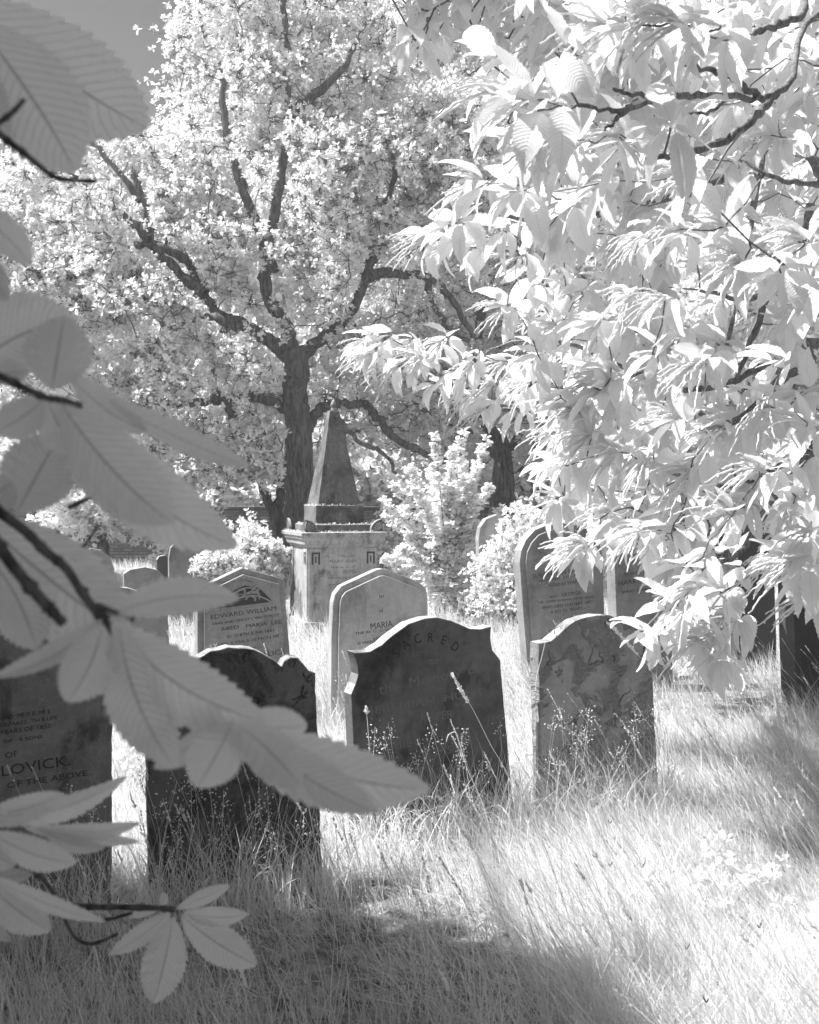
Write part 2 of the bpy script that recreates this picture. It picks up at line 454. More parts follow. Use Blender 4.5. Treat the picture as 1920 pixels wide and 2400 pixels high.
def slab_mesh(name, pts, y0, y1, mat, bev=0.006, parent=None, matrix=None, rough=0.0):
    bm = bmesh.new()
    pts = [np.array(p) for p in pts]
    if rough:
        q = []
        for a, b in zip(pts, pts[1:] + pts[:1]):
            L = np.linalg.norm(b - a); k = max(1, int(L / 0.03))
            for i in range(k): q.append(a + (b - a) * i / k)
        pts = [p + rng.normal(0, rough, 2) for p in q]
    vs = [bm.verts.new((p[0], y0, p[1])) for p in pts]
    f = bm.faces.new(vs)
    r = bmesh.ops.extrude_face_region(bm, geom=[f])
    nv = [v for v in r['geom'] if isinstance(v, bmesh.types.BMVert)]
    for v in nv: v.co.y = y1
    bmesh.ops.recalc_face_normals(bm, faces=bm.faces)
    if bev:
        es = [e for e in bm.edges if abs(e.verts[0].co.y - e.verts[1].co.y) < 1e-6]
        bmesh.ops.bevel(bm, geom=es, offset=bev, segments=2, profile=0.6, affect='EDGES', clamp_overlap=True)
    me = bpy.data.meshes.new(name); bm.to_mesh(me); bm.free()
    me.materials.append(mat)
    o = bpy.data.objects.new(name, me); link(o, parent)
    if matrix is not None: o.matrix_world = matrix
    return o
def inset(pts, d):
    p = np.array(pts); n = len(p); out = []
    area = 0.5 * np.sum(p[:, 0] * np.roll(p[:, 1], -1) - np.roll(p[:, 0], -1) * p[:, 1])
    sg = 1 if area > 0 else -1
    for i in range(n):
        a = nrm(p[i] - p[i - 1]); b = nrm(p[(i + 1) % n] - p[i])
        na = np.array([-a[1], a[0]]) * sg; nb = np.array([-b[1], b[0]]) * sg
        m = nrm(na + nb); k = d / max(0.45, np.dot(m, na))
        out.append(p[i] + m * k)
    return out
def smooth_outline(pts, per=3):
    """rounds the middle of an open outline (first and last point are the feet)"""
    return [p for p in spline(pts, per)]
def text_verts(s):
    c = bpy.data.curves.new('t', 'FONT'); c.body = s; c.extrude = 0.5; c.resolution_u = 2
    o = bpy.data.objects.new('t', c); col.objects.link(o)
    dg = bpy.context.evaluated_depsgraph_get()
    me = bpy.data.meshes.new_from_object(o.evaluated_get(dg))
    V = np.zeros(len(me.vertices) * 3); me.vertices.foreach_get('co', V); V = V.reshape(-1, 3)
    Fs = [tuple(p.vertices) for p in me.polygons]
    bpy.data.objects.remove(o); bpy.data.curves.remove(c); bpy.data.meshes.remove(me)
    return V, Fs
def inscription(pl, lines, mat, parent, proud=0.0, depth=0.0015, arcs=(), face=0.0, name='inscription'):
    for l in lines: inscription_line(pl, [l], mat, parent, proud, depth, (), face, 0, name)
    for a in arcs: inscription_line(pl, [], mat, parent, proud, depth, [a], face, 0, name)
def inscription_line(pl, lines, mat, parent, proud=0.0, depth=0.0015, arcs=(), face=0.0, drop=0.0, name='inscription'):
    """lines: (text, x0, y0, x1, y1, cap height in px) baselines in photo pixels; arcs: (text, centre x, y, radius, from deg, to deg, cap height)"""
    bm = bmesh.new()
    def put(V, Fs, A, ux, uy, sx, sy):
        vs = []
        for v in V:
            q = A + ux * (v[0] * sx) + uy * (v[1] * sy)
            vs.append(bm.verts.new((q[0], face - depth if v[2] > 0 else face + 0.0008, q[1])))
        for f in Fs:
            try: bm.faces.new([vs[i] for i in f])
            except ValueError: pass
    for t, x0, y0, x1, y1, h in lines:
        if h < 9.2 and len(t) > 10: t = ''.join(c if i in (0, len(t) - 1) or random.random() > .13 else ' ' for i, c in enumerate(t))
        A = pl.at(x0, y0, proud); B = pl.at(x1, y1, proud)
        C = pl.at(x0, y0 - h, proud); hh = np.linalg.norm(C - A)
        ux = nrm(B - A); uy = np.array([-ux[1], ux[0]])
        V, Fs = text_verts(t)
        wid = V[:, 0].max(); s = np.linalg.norm(B - A) / wid; sy = hh / 0.70
        put(V, Fs, A, ux, uy, s, sy)
    for t, cx, cy, rad, a0, a1, h in arcs:
        n = len(t)
        for i, ch in enumerate(t):
            if ch == ' ': continue
            a = math.radians(a0 + (a1 - a0) * i / max(1, n - 1))
            A = pl.at(cx + rad * math.cos(a), cy - rad * math.sin(a), proud)
            B = pl.at(cx + (rad + h) * math.cos(a), cy - (rad + h) * math.sin(a), proud)
            uy = nrm(B - A); hh = np.linalg.norm(B - A); ux = np.array([uy[1], -uy[0]])
            V, Fs = text_verts(ch)
            s = hh / 0.70; V = V - np.array([(V[:, 0].max() + V[:, 0].min()) / 2, 0, 0])
            put(V, Fs, A, ux, uy, s * .85, s)
    me = bpy.data.meshes.new(name); bm.to_mesh(me); bm.free(); me.materials.append(mat)
    return link(bpy.data.objects.new(name, me), parent)
def headstone(label, Y, yaw, outline, thick, mat, curve=False, panel=None, panelmat=None, lean=0.0, group=None, rough=0.0012, bev=0.006, plpx=None):
    xs = [p[0] for p in outline]; ys = [p[1] for p in outline]
    pl = Pl(plpx or (min(xs) + max(xs)) / 2, HY + F * EYE / Y, Y, yaw, lean)
    pts = [pl.at(*p) for p in outline]
    feet = [np.array([pts[0][0], -0.15]), np.array([pts[-1][0], -0.15])]
    body = smooth_outline(pts, 4) if curve else pts
    full = [feet[0]] + body + [feet[1]]
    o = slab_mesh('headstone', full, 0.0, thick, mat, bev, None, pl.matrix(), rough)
    tag(o, label, 'headstone', group)
    if panel:
        d, proud = panel
        b2 = inset(full, d)
        b2[0] = np.array([b2[0][0], -0.12]); b2[-1] = np.array([b2[-1][0], -0.12])
        slab_mesh('raised_panel', b2, -proud, 0.004, panelmat or mat, proud * 0.3, o)
    return o, pl

GF = 'dark sandstone headstones in the front row'
GM = 'pale headstones in the second row'
GB = 'far headstones among the bushes'
# front row
s1, p1 = headstone('large mottled grey headstone at the far left behind the hanging leaves, its lettering worn', 3.8, 22,
    [(-345, 2180), (-345, 1560), (-290, 1465), (-190, 1385), (-60, 1335), (60, 1372), (160, 1440), (238, 1520), (264, 1585), (262, 2190)], 0.09, M['slate'],
    panel=(0.045, 0.016), group=GF, plpx=100)
inscription(p1, [('AND SHE DIED HERE', 2, 1687, 118, 1670, 9), ('DEPARTED THIS LIFE', 0, 1704, 135, 1685, 8), ('YEARS OF 1850', 0, 1722, 120, 1706, 10),
                 ('OF HER SONS', 8, 1742, 100, 1730, 8), ('OF', 12, 1778, 42, 1772, 14), ('LOVICK.', 2, 1820, 165, 1793, 25),
                 ('OF THE ABOVE', 16, 1848, 205, 1818, 14), ('DIED 9TH JUNE', 10, 1915, 150, 1896, 11), ('LOVICK', 40, 2074, 155, 2056, 20),
                 ('AGED 79', 60, 2130, 160, 2118, 15), ('YEARS', 15, 2192, 78, 2182, 13)], M['inkmid'], s1, proud=0.016, face=-0.016)
s2, p2 = headstone('black flaking headstone with a scrolled shoulder in the front row, partly behind leaves', 4.1, 20,
    [(352, 2130), (345, 1760), (341, 1610), (353, 1602), (368, 1592), (378, 1574), (392, 1563), (408, 1566), (417, 1582), (430, 1570),
     (455, 1548), (495, 1526), (535, 1517), (575, 1518), (615, 1530), (645, 1548), (660, 1561), (666, 1550), (680, 1540), (698, 1541), (712, 1556),
     (725, 1570), (739, 1577), (741, 1620), (748, 1800), (757, 2120)], 0.085, M['flakedark'], group=GF, rough=0.0015)
inscription(p2, [('ILL', 690, 1658, 722, 1652, 18), ('IN', 375, 1790, 412, 1784, 22)], M['inkfaint'], s2, depth=0.0008)
s3, p3 = headstone('blackened headstone with curved top and pointed shoulders, inscribed SACRED, in the front row', 4.85, 27,
    [(836, 1990), (832, 1800), (826, 1690), (823, 1628), (833, 1604), (840, 1580), (838, 1560), (830, 1530), (868, 1526), (895, 1511), (925, 1485),
     (958, 1462), (995, 1449), (1025, 1447), (1058, 1454), (1082, 1465), (1102, 1473), (1126, 1474), (1152, 1468), (1150, 1498), (1155, 1524),
     (1173, 1548), (1178, 1610), (1190, 1740), (1201, 1860), (1208, 1960)], 0.085, M['sandstone'], group=GF, rough=0.001)
inscription(p3, [('to', 1006, 1558, 1028, 1554, 17), ('the', 889, 1628, 936, 1619, 24), ('Memory', 958, 1612, 1082, 1586, 24), ('of', 1097, 1582, 1124, 1575, 22),
                 ('JEREMIAH  HUNT', 868, 1676, 1135, 1628, 18), ('ROPER', 985, 1694, 1062, 1682, 20), ('1840', 1140, 1694, 1183, 1686, 16),
                 ('died June 15', 925, 1757, 1100, 1724, 20), ('AGED 50', 960, 1782, 1075, 1762, 18)], M['inkfaint'], s3, depth=0.0008)
inscription(p3, [], M['cutdark'], s3, depth=0.0008, arcs=[('SACRED', 1005, 1590, 86, 143, 50, 22)])
s4, p4 = headstone('round shouldered flaking headstone at the right of the front row, cracked across its face', 5.2, 24,
    [(1272, 1900), (1266, 1700), (1262, 1508), (1290, 1503), (1310, 1487), (1335, 1464), (1365, 1448), (1400, 1441), (1430, 1443), (1460, 1453),
     (1486, 1469), (1506, 1479), (1521, 1476), (1526, 1500), (1530, 1600), (1537, 1740), (1546, 1880)], 0.085, M['flaking'], group=GF, rough=0.002)
# second row
s5, p5 = headstone('grey gabled headstone with a carved lily above its lettering', 7.2, 24,
    [(463, 1640), (463, 1381), (568, 1331), (665, 1357), (690, 1650)], 0.085, M['midstone'], panel=(0.042, 0.022), group=GM, rough=0)
inscription(p5, [('EDWARD WILLIAM', 493, 1452, 648, 1430, 10.5), ('DEAR AND DEARLY LOVED SON OF', 497, 1466, 655, 1443, 6), ('ABED & MARIA BLEE', 518, 1479, 660, 1461, 8.5),
                 ('DIED 8TH JUNE 1881', 533, 1496, 642, 1480, 7), ('AGED 3 YEARS 10 MONTHS', 500, 1517, 655, 1493, 7), ('ALSO OF', 575, 1524, 600, 1520, 5),
                 ('ALICE', 614, 1541, 668, 1531, 11)], M['ink'], s5, proud=0.022, face=-0.022)
inscription(p5, [], M['inkmid'], s5, proud=0.022, face=-0.022, arcs=[('IN LOVING', 568, 1420, 58, 115, 68, 5.5)], name='arched_heading')
s6, p6 = headstone('pale gabled headstone with rounded corners and raised edge before the obelisk', 7.2, 22,
    [(776, 1640), (777, 1500), (781, 1412), (786, 1392), (800, 1374), (845, 1353), (884, 1335), (896, 1333), (908, 1335), (945, 1349), (984, 1366),
     (998, 1378), (1003, 1398), (1004, 1640)], 0.085, M['pale'], panel=(0.045, 0.022), group=GM, rough=0)
inscription(p6, [('In', 889, 1402, 900, 1400, 8), ('of', 889, 1436, 899, 1434, 9), ('MARIA', 868, 1476, 921, 1468, 15), ('THE BELOVED WIFE OF', 832, 1488, 945, 1474, 6),
                 ('HENRY', 875, 1503, 925, 1497, 10), ('DEVEREUX WHO', 838, 1511, 915, 1502, 6)], M['inkmid'], s6, proud=0.022, face=-0.022)
s7, p7 = headstone('tall round topped headstone with raised rim and arched lettering beside the chestnut', 9.0, 24,
    [(1240, 1600), (1227, 1440), (1218, 1318), (1222, 1290), (1234, 1264), (1254, 1242), (1285, 1229), (1320, 1226), (1355, 1231), (1385, 1246), (1404, 1268), (1412, 1300),
     (1417, 1440), (1420, 1600)], 0.11, M['midstone'], panel=(0.05, 0.022), group=GM, rough=0)
inscription(p7, [('SUSANNAH MANN', 1247, 1356, 1376, 1338, 9.5), ('WHO DIED 25TH JUNE 1884', 1262, 1365, 1392, 1347, 6.5), ('AGED 63 YEARS', 1285, 1376, 1358, 1366, 7),
                 ('ALSO', 1288, 1402, 1308, 1399, 6), ('GEORGE', 1316, 1399, 1362, 1392, 8.5), ('THE BELOVED HUSBAND OF THE ABOVE', 1260, 1415, 1393, 1401, 5),
                 ('WHO DIED 10TH FEBY 1891', 1270, 1428, 1386, 1414, 7), ('AGED 72 YEARS', 1290, 1439, 1366, 1428, 7)], M['inkmid'], s7, proud=0.022, face=-0.022,
            arcs=[('In Loving Memory', 1318, 1334, 62, 172, 18, 9)])
s8, p8 = headstone('grey headstone immediately right of the tall round topped one, mostly behind chestnut leaves', 8.6, 24,
    [(1452, 1600), (1445, 1440), (1440, 1300), (1456, 1268), (1500, 1243), (1548, 1258), (1568, 1290), (1578, 1600)], 0.12, M['midstone'], group=GM, rough=0)
inscription(p8, [('HARRY WARD', 1449, 1373, 1556, 1358, 11), ('WHO DIED 1890', 1457, 1391, 1548, 1379, 6), ('IN AFFECTIONATE', 1462, 1350, 1545, 1338, 6)], M['ink'], s8)
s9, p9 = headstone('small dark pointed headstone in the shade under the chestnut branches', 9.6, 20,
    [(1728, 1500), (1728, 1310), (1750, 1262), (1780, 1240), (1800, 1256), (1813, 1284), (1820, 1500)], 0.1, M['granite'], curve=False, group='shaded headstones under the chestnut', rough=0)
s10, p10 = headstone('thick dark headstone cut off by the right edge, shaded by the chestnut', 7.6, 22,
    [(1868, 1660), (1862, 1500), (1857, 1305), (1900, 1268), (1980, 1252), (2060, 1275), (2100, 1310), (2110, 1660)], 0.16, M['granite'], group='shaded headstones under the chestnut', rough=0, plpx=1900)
inscription(p10, [('THOMAS', 1876, 1421, 1982, 1408, 17), ('WHO DIED MAY 1885', 1886, 1441, 2010, 1426, 9.5), ('67', 1908, 1462, 1930, 1459, 13), ('AGED', 1911, 1489, 1950, 1484, 9)], M['cutdark'], s10)
# far left stones
FS = [
    ('round topped grey headstone, nearest of the small ones left of the far shrubs', 11.0, [(200, 1440), (185, 1345), (184, 1318), (193, 1296), (214, 1285), (238, 1290), (258, 1306), (268, 1332), (271, 1440)], 'far_stone', 0.09),
    ('upright round topped headstone with pale rim left of the white bush', 13.0, [(398, 1440), (396, 1310), (400, 1284), (415, 1266), (438, 1259), (462, 1264), (478, 1280), (486, 1305), (490, 1440)], 'far_stone', 0.09),
    ('narrow dark headstone tucked behind the round topped one', 13.8, [(369, 1420), (368, 1312), (373, 1304), (388, 1301), (394, 1306), (396, 1420)], 'granite', 0.09),
    ('low sunken round headstone in long grass at the left', 12.0, [(292, 1440), (290, 1345), (305, 1335), (340, 1329), (370, 1336), (384, 1350), (386, 1440)], 'far_stone', 0.09),
    ('square topped headstone overgrown with ivy beside the white bush', 12.4, [(456, 1440), (455, 1312), (470, 1300), (520, 1298), (546, 1304), (548, 1440)], 'far_stone', 0.1),
    ('flat gabled headstone behind the hanging chestnut leaves at the left', 8.6, [(196, 1560), (198, 1392), (228, 1371), (300, 1378), (392, 1408), (400, 1560)], 'midstone', 0.1),
    ('pale round topped headstone half buried in the white bush on the right', 13.4, [(1125, 1400), (1122, 1262), (1126, 1236), (1140, 1216), (1165, 1206), (1190, 1212), (1210, 1240), (1214, 1400)], 'pale', 0.1),
]
for lab, Y, ol, mt, th in FS:
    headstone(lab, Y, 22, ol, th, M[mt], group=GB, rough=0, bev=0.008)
# carved lily on the second-row gabled stone
def carving():
    acc = Acc()
    def loc(px, py, d=0.0): q = p5.at(px, py, 0.022); return np.array([q[0], -0.024 - d, q[1]])
    for pts, r in [
        ([(504, 1424), (540, 1405), (566, 1400), (600, 1396), (638, 1411)], 0.006),
        ([(520, 1418), (545, 1392), (575, 1378), (600, 1382), (610, 1400)], 0.005),
        ([(590, 1384), (600, 1374), (606, 1378), (600, 1388), (590, 1390)], 0.006),
        ([(545, 1400), (560, 1384), (572, 1382), (574, 1392)], 0.008),
        ([(560, 1402), (590, 1386), (604, 1392), (608, 1404)], 0.006),
        ([(575, 1406), (585, 1396), (598, 1402), (596, 1408)], 0.007),
        ([(548, 1394), (580, 1392), (606, 1390)], 0.004)]:
        tube(acc, spline([loc(a, b, .004) for a, b in pts], 5), r, 6)
    acc.build('carved_lily', M['midstone'], s5)
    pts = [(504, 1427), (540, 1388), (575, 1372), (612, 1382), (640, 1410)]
    slab_mesh('recess_shade', [p5.at(a, b, .022) for a, b in pts], -0.0245, -0.02, M['inkmid'], 0, s5)  # flat dark plate painting the shade of a recess that is not cut
carving()

# ------------------------------------------------------------------ obelisk monument
def obelisk():
    pl = Pl(722, HY + F * EYE / 12.0, 12.0, 20)
    Wd = 0.86; mat = pl.matrix()
    root = empty('obelisk_monument'); root.matrix_world = mat
    tag(root, 'tall blackened obelisk on a pale square pedestal with fan shaped corner ornaments', 'monument')
    c = Wd / 2                                                    # centre of the pedestal in local x and y
    def frustum(name, z0, z1, h0, h1, m, parent=root, bev=0.008, cx=c, cy=c):
        bm = bmesh.new()
        lo = [bm.verts.new((cx + sx * h0, cy + sy * h0, z0)) for sx, sy in ((-1, -1), (1, -1), (1, 1), (-1, 1))]
        hi = [bm.verts.new((cx + sx * h1, cy + sy * h1, z1)) for sx, sy in ((-1, -1), (1, -1), (1, 1), (-1, 1))]
        bm.faces.new(lo[::-1]); bm.faces.new(hi)
        for i in range(4): bm.faces.new((lo[i], lo[(i + 1) % 4], hi[(i + 1) % 4], hi[i]))
        bmesh.ops.bevel(bm, geom=list(bm.edges), offset=bev, segments=2, profile=.6, affect='EDGES')
        me = bpy.data.meshes.new(name); bm.to_mesh(me); bm.free(); me.materials.append(m)
        return link(bpy.data.objects.new(name, me), parent)
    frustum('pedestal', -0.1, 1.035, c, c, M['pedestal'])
    frustum('plinth_step', -0.1, 0.16, c + .06, c + .05, M['pedestal'])
    # moulded cornice: stacked profile swept round the square
    prof = [(c + .012, 1.03), (c + .02, 1.05), (c + .045, 1.068), (c + .05, 1.10), (c + .075, 1.135), (c + .08, 1.165), (c + .095, 1.17), (c + .095, 1.205), (c + .08, 1.213)]
    bm = bmesh.new(); rows = []
    for h, z in prof: rows.append([bm.verts.new((c + sx * h, c + sy * h, z)) for sx, sy in ((-1, -1), (1, -1), (1, 1), (-1, 1))])
    for a, b in zip(rows, rows[1:]):
        for i in range(4): bm.faces.new((a[i], a[(i + 1) % 4], b[(i + 1) % 4], b[i]))
    bm.faces.new(rows[0][::-1]); bm.faces.new(rows[-1])
    me = bpy.data.meshes.new('cornice'); bm.to_mesh(me); bm.free(); me.materials.append(M['pedestal'])
    link(bpy.data.objects.new('cornice', me), root)
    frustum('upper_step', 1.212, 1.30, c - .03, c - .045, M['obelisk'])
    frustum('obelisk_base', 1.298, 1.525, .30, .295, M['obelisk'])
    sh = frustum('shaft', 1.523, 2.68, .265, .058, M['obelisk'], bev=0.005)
    acc = Acc()
    prof = [(.03, 2.675), (.034, 2.70), (.022, 2.715), (.034, 2.735), (.036, 2.76), (.02, 2.80), (.004, 2.825)]
    tube(acc, [(c, c, z) for r, z in prof], [r for r, z in prof], 12)
    acc.build('finial', M['obelisk'], root)
    # quarter-round corner ornaments with a fan in relief, two faces each
    for sx, sy in ((-1, -1), (1, -1), (1, 1), (-1, 1)):
        ex = c + sx * (c + .045); ey = c + sy * (c + .045); R_ = .155
        bm = bmesh.new()
        def quarter(axis):
            n = 9; t = .03
            f0 = []; f1 = []
            pts = [(0, 0)] + [(R_ * math.cos(k / n * math.pi / 2), R_ * math.sin(k / n * math.pi / 2)) for k in range(n + 1)]
            for a, z in pts:
                if axis == 0: f0.append(bm.verts.new((ex - sx * a, ey, 1.212 + z))); f1.append(bm.verts.new((ex - sx * a, ey - sy * t, 1.212 + z)))
                else: f0.append(bm.verts.new((ex, ey - sy * a, 1.212 + z))); f1.append(bm.verts.new((ex - sx * t, ey - sy * a, 1.212 + z)))
            bm.faces.new(f0); bm.faces.new(f1[::-1])
            m = len(f0)
            for i in range(m): bm.faces.new((f0[i], f1[i], f1[(i + 1) % m], f0[(i + 1) % m]))
        quarter(0); 
        for v in bm.verts: v.co.x += 0
        quarter(1)
        bmesh.ops.recalc_face_normals(bm, faces=bm.faces)
        me = bpy.data.meshes.new('corner_ornament'); bm.to_mesh(me); bm.free(); me.materials.append(M['obelisk'])
        co = link(bpy.data.objects.new('corner_ornament', me), root)
        if sy == -1:
            a2 = Acc()
            for k in range(6):
                a = (k + .5) / 6 * math.pi / 2
                q = [(ex - sx * (.03 * math.cos(a) + .01), ey - .004, 1.222 + .03 * math.sin(a)), (ex - sx * (.08 * math.cos(a + .06)), ey - .007, 1.215 + .08 * math.sin(a + .06)),
                     (ex - sx * .125 * math.cos(a), ey - .004, 1.215 + .125 * math.sin(a))]
                tube(a2, spline(q, 4), [.004, .005, .006, .006, .007, .007, .008, .009, .006], 5)
            rim = [(ex - sx * .146 * math.cos(t), ey - .004, 1.214 + .146 * math.sin(t)) for t in np.linspace(0.02, math.pi / 2, 10)]
            tube(a2, rim, .007, 5)
            a2.build('fan_relief', M['pedestal'], co)
    # pilaster strips with Greek-key heads on the front and left faces, recessed-looking bands between
    def bar(bm, x0, x1, z0, z1, side, t=.012):
        if side == 0: cs = [(x, y, z) for x in (x0, x1) for y in (-t, 0.002) for z in (z0, z1)]
        else: cs = [(x, y, z) for x in (-t, 0.002) for y in (x0, x1) for z in (z0, z1)]
        v = [bm.verts.new(q) for q in cs]
        for f in ((0, 1, 3, 2), (4, 6, 7, 5), (0, 4, 5, 1), (2, 3, 7, 6), (0, 2, 6, 4), (1, 5, 7, 3)): bm.faces.new([v[i] for i in f])
    for side in (0, 1):
        for a in (0.012, Wd - 0.172):
            bm = bmesh.new(); bar(bm, a, a + .16, .17, 1.015, side)
            bmesh.ops.recalc_face_normals(bm, faces=bm.faces)
            me = bpy.data.meshes.new('pilaster'); bm.to_mesh(me); bm.free(); me.materials.append(M['pedestal'])
            pi = link(bpy.data.objects.new('pilaster', me), root)
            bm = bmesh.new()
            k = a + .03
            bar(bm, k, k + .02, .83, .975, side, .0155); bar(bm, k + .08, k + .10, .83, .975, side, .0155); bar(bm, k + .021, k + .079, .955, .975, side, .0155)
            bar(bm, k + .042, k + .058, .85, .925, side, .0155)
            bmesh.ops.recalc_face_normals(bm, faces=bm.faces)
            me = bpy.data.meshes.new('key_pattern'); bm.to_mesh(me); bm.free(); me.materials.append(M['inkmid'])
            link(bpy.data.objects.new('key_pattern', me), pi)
    inscription(pl, [('In', 763, 1306, 771, 1306, 6), ('Memory', 796, 1306, 832, 1305, 6), ('MARY ANN', 772, 1320, 836, 1318, 8), ('the wife of', 776, 1332, 834, 1330, 5),
                     ('BOLL', 804, 1344, 838, 1343, 8), ('departed this life', 768, 1357, 838, 1355, 5), ('aged 41', 770, 1372, 800, 1371, 5)], M['inkpale'], root)
    # moss along the ledges
    V = []; a3 = Acc()
    n = 900
    for (z, h) in ((1.214, c + .07), (1.302, c - .06), (1.527, .29)):
        m = 420
        e = rng.integers(0, 4, m); s = rng.uniform(-1, 1, m) * h; r = h - np.abs(rng.normal(0, .02, m))
        x = np.where(e == 0, s, np.where(e == 1, r, np.where(e == 2, s, -r))); y = np.where(e == 0, -r, np.where(e == 1, s, np.where(e == 2, r, s)))
        pos = np.stack([c + x, c + y, np.full(m, z)], -1)
        place(a3, SMALL, SMALLQ, SMALLU, pos, frames(randdir(m, (0, 0, .6)), randdir(m, (0, 0, 1.))), rng.uniform(.012, .03, m), np.full(m, 1.))
    a3.build('moss', M['moss'], root)
obelisk()

# ------------------------------------------------------------------ brick boundary wall
def brick_wall():
    m, nt, b = newmat('old_brick')
    tc = nt.nodes.new('ShaderNodeTexCoord'); sx = nt.nodes.new('ShaderNodeSeparateXYZ'); cb = nt.nodes.new('ShaderNodeCombineXYZ')
    nt.links.new(tc.outputs['Object'], sx.inputs[0]); nt.links.new(sx.outputs[0], cb.inputs[0]); nt.links.new(sx.outputs[2], cb.inputs[1])
    br = nt.nodes.new('ShaderNodeTexBrick'); nt.links.new(cb.outputs[0], br.inputs['Vector'])
    br.inputs['Scale'].default_value = 1.0; br.inputs['Brick Width'].default_value = .225; br.inputs['Row Height'].default_value = .075
    br.inputs['Mortar Size'].default_value = .008; br.inputs['Color1'].default_value = (.10, .10, .10, 1); br.inputs['Color2'].default_value = (.2, .2, .2, 1); br.inputs['Mortar'].default_value = (.06, .06, .06, 1)
    q = nt.nodes.new('ShaderNodeRGBToBW'); nt.links.new(br.outputs['Color'], q.inputs[0])
    setcol(nt, b, math_(nt, 'MULTIPLY', q.outputs[0], math_(nt, 'ADD', .5, noise(nt, 3, 5, .6, tc.outputs['Object']))))
    b.inputs['Roughness'].default_value = .95
    bump(nt, b, br.outputs['Fac'], -.6, .01)
    bm = bmesh.new()
    bmesh.ops.create_cube(bm, size=1)
    bmesh.ops.scale(bm, vec=(34, .34, 1.5), verts=bm.verts); bmesh.ops.translate(bm, vec=(0, 0, .58), verts=bm.verts)
    me = bpy.data.meshes.new('brick_wall'); bm.to_mesh(me); bm.free(); me.materials.append(m)
    o = link(bpy.data.objects.new('brick_wall', me)); o.location = (-2, 24.5, 0); o.rotation_euler = (0, 0, math.radians(4))
    tag(o, 'old dark brick boundary wall low behind the trees', 'wall')
    bm = bmesh.new(); bmesh.ops.create_cube(bm, size=1)
    bmesh.ops.scale(bm, vec=(34.02, .44, .09), verts=bm.verts); bmesh.ops.translate(bm, vec=(0, 0, 1.377), verts=bm.verts)
    bmesh.ops.bevel(bm, geom=list(bm.edges), offset=.02, segments=2, affect='EDGES')
    me = bpy.data.meshes.new('coping'); bm.to_mesh(me); bm.free(); me.materials.append(M['granite'])
    link(bpy.data.objects.new('coping', me), o)
brick_wall()

# ------------------------------------------------------------------ the big oak
LB = (LOBED, LOBEDQ, LOBEDU)
def clear_limbs(tg, limbs, k=1.0):
    for pts, ra, rb in limbs:
        q = spline(pts, 6); r = np.linspace(ra, rb, len(q))
        qx = q[:, 0] / q[:, 1]; qz = (q[:, 2] - EYE) / q[:, 1]
        tx = tg[:, 0] / tg[:, 1]; tz = (tg[:, 2] - EYE) / tg[:, 1]
        d = np.hypot(tx[:, None] - qx[None], tz[:, None] - qz[None]) * q[None, :, 1]
        j = d.argmin(1); dm = d[np.arange(len(tg)), j]
        front = tg[:, 1] < q[j, 1] + .5
        kill = front & (dm < r[j] * .9 + .16 * k) & (rng.uniform(0, 1, len(tg)) < np.where(r[j] > .12, .9, .78))
        tg = tg[~kill]
    return tg
def limb_keep(limbs):
    qs = []
    for pts, ra, rb in limbs:
        q = spline(pts, 8); r = np.linspace(ra, rb, len(q)); qs.append(np.concatenate([q, r[:, None]], 1))
    q = np.concatenate(qs); qx = q[:, 0] / q[:, 1]; qz = (q[:, 2] - EYE) / q[:, 1]
    def f(t):
        keep = np.ones(len(t), bool)
        for s0 in range(0, len(t), 4000):
            c = t[s0:s0 + 4000]
            d = np.hypot((c[:, 0] / c[:, 1])[:, None] - qx, ((c[:, 2] - EYE) / c[:, 1])[:, None] - qz) * q[None, :, 1] - q[None, :, 3] * 1.0
            j = d.argmin(1); dm = d[np.arange(len(c)), j]
            # leaves part round the limbs unevenly, so boughs dip in and out of the foliage
            gate = np.sin(q[j, 0] * 2.1 + q[j, 2] * 1.7) + np.sin(q[j, 2] * 3.3 + 1) + 4.0 * q[j, 3] + rng.normal(0, .25, len(c)) > .35
            keep[s0:s0 + 4000] = ~((c[:, 1] < q[j, 1] + .3) & (dm < .05) & gate)
        return keep
    return f
def tree(name, label, root, limbs, lobes, padr, per_pad, ros, leafn, spread, size, mat, r0=0.45, tmpl=None, tip=.008, k=.016, bark='bark', group=None, wpath=.3, cat='tree', targets=None, clear=False, skygap=None):
    e = empty(name, root); tag(e, label, cat, group)
    tk = Acc(); br = Acc(); cr = Acc()
    sk = Skel(root)
    for i, (pts, ra, rb) in enumerate(limbs):
        sk.limb(tk if i == 0 else br, pts, ra, rb, 12 if ra > .15 else 8, jit=.02 if i else .01)
    tg = pads(lobes, padr, per_pad) if targets is None else targets
    if skygap: tg = tg[~skygap(tg)]
    tg = tg[tg[:, 2] > .15]
    if clear: tg = clear_limbs(tg, limbs)
    sk.grow(br, tg, tip=tip, k=k, wpath=wpath)
    rosettes(cr, tg, ros, leafn, spread, size, tmpl=tmpl, twigs=br, tr=tip * .45, keepf=limb_keep(limbs) if clear else None)
    tk.build('trunk', M[bark], e, off=root); br.build('branches', M[bark], e, off=root); cr.build('crown', M[mat], e, off=root, smooth=False)
    return e, sk
def PP(l, Y=None):
    return [P(*q) if len(q) == 3 else P(q[0], q[1], Y) for q in l]
OY = 20.0
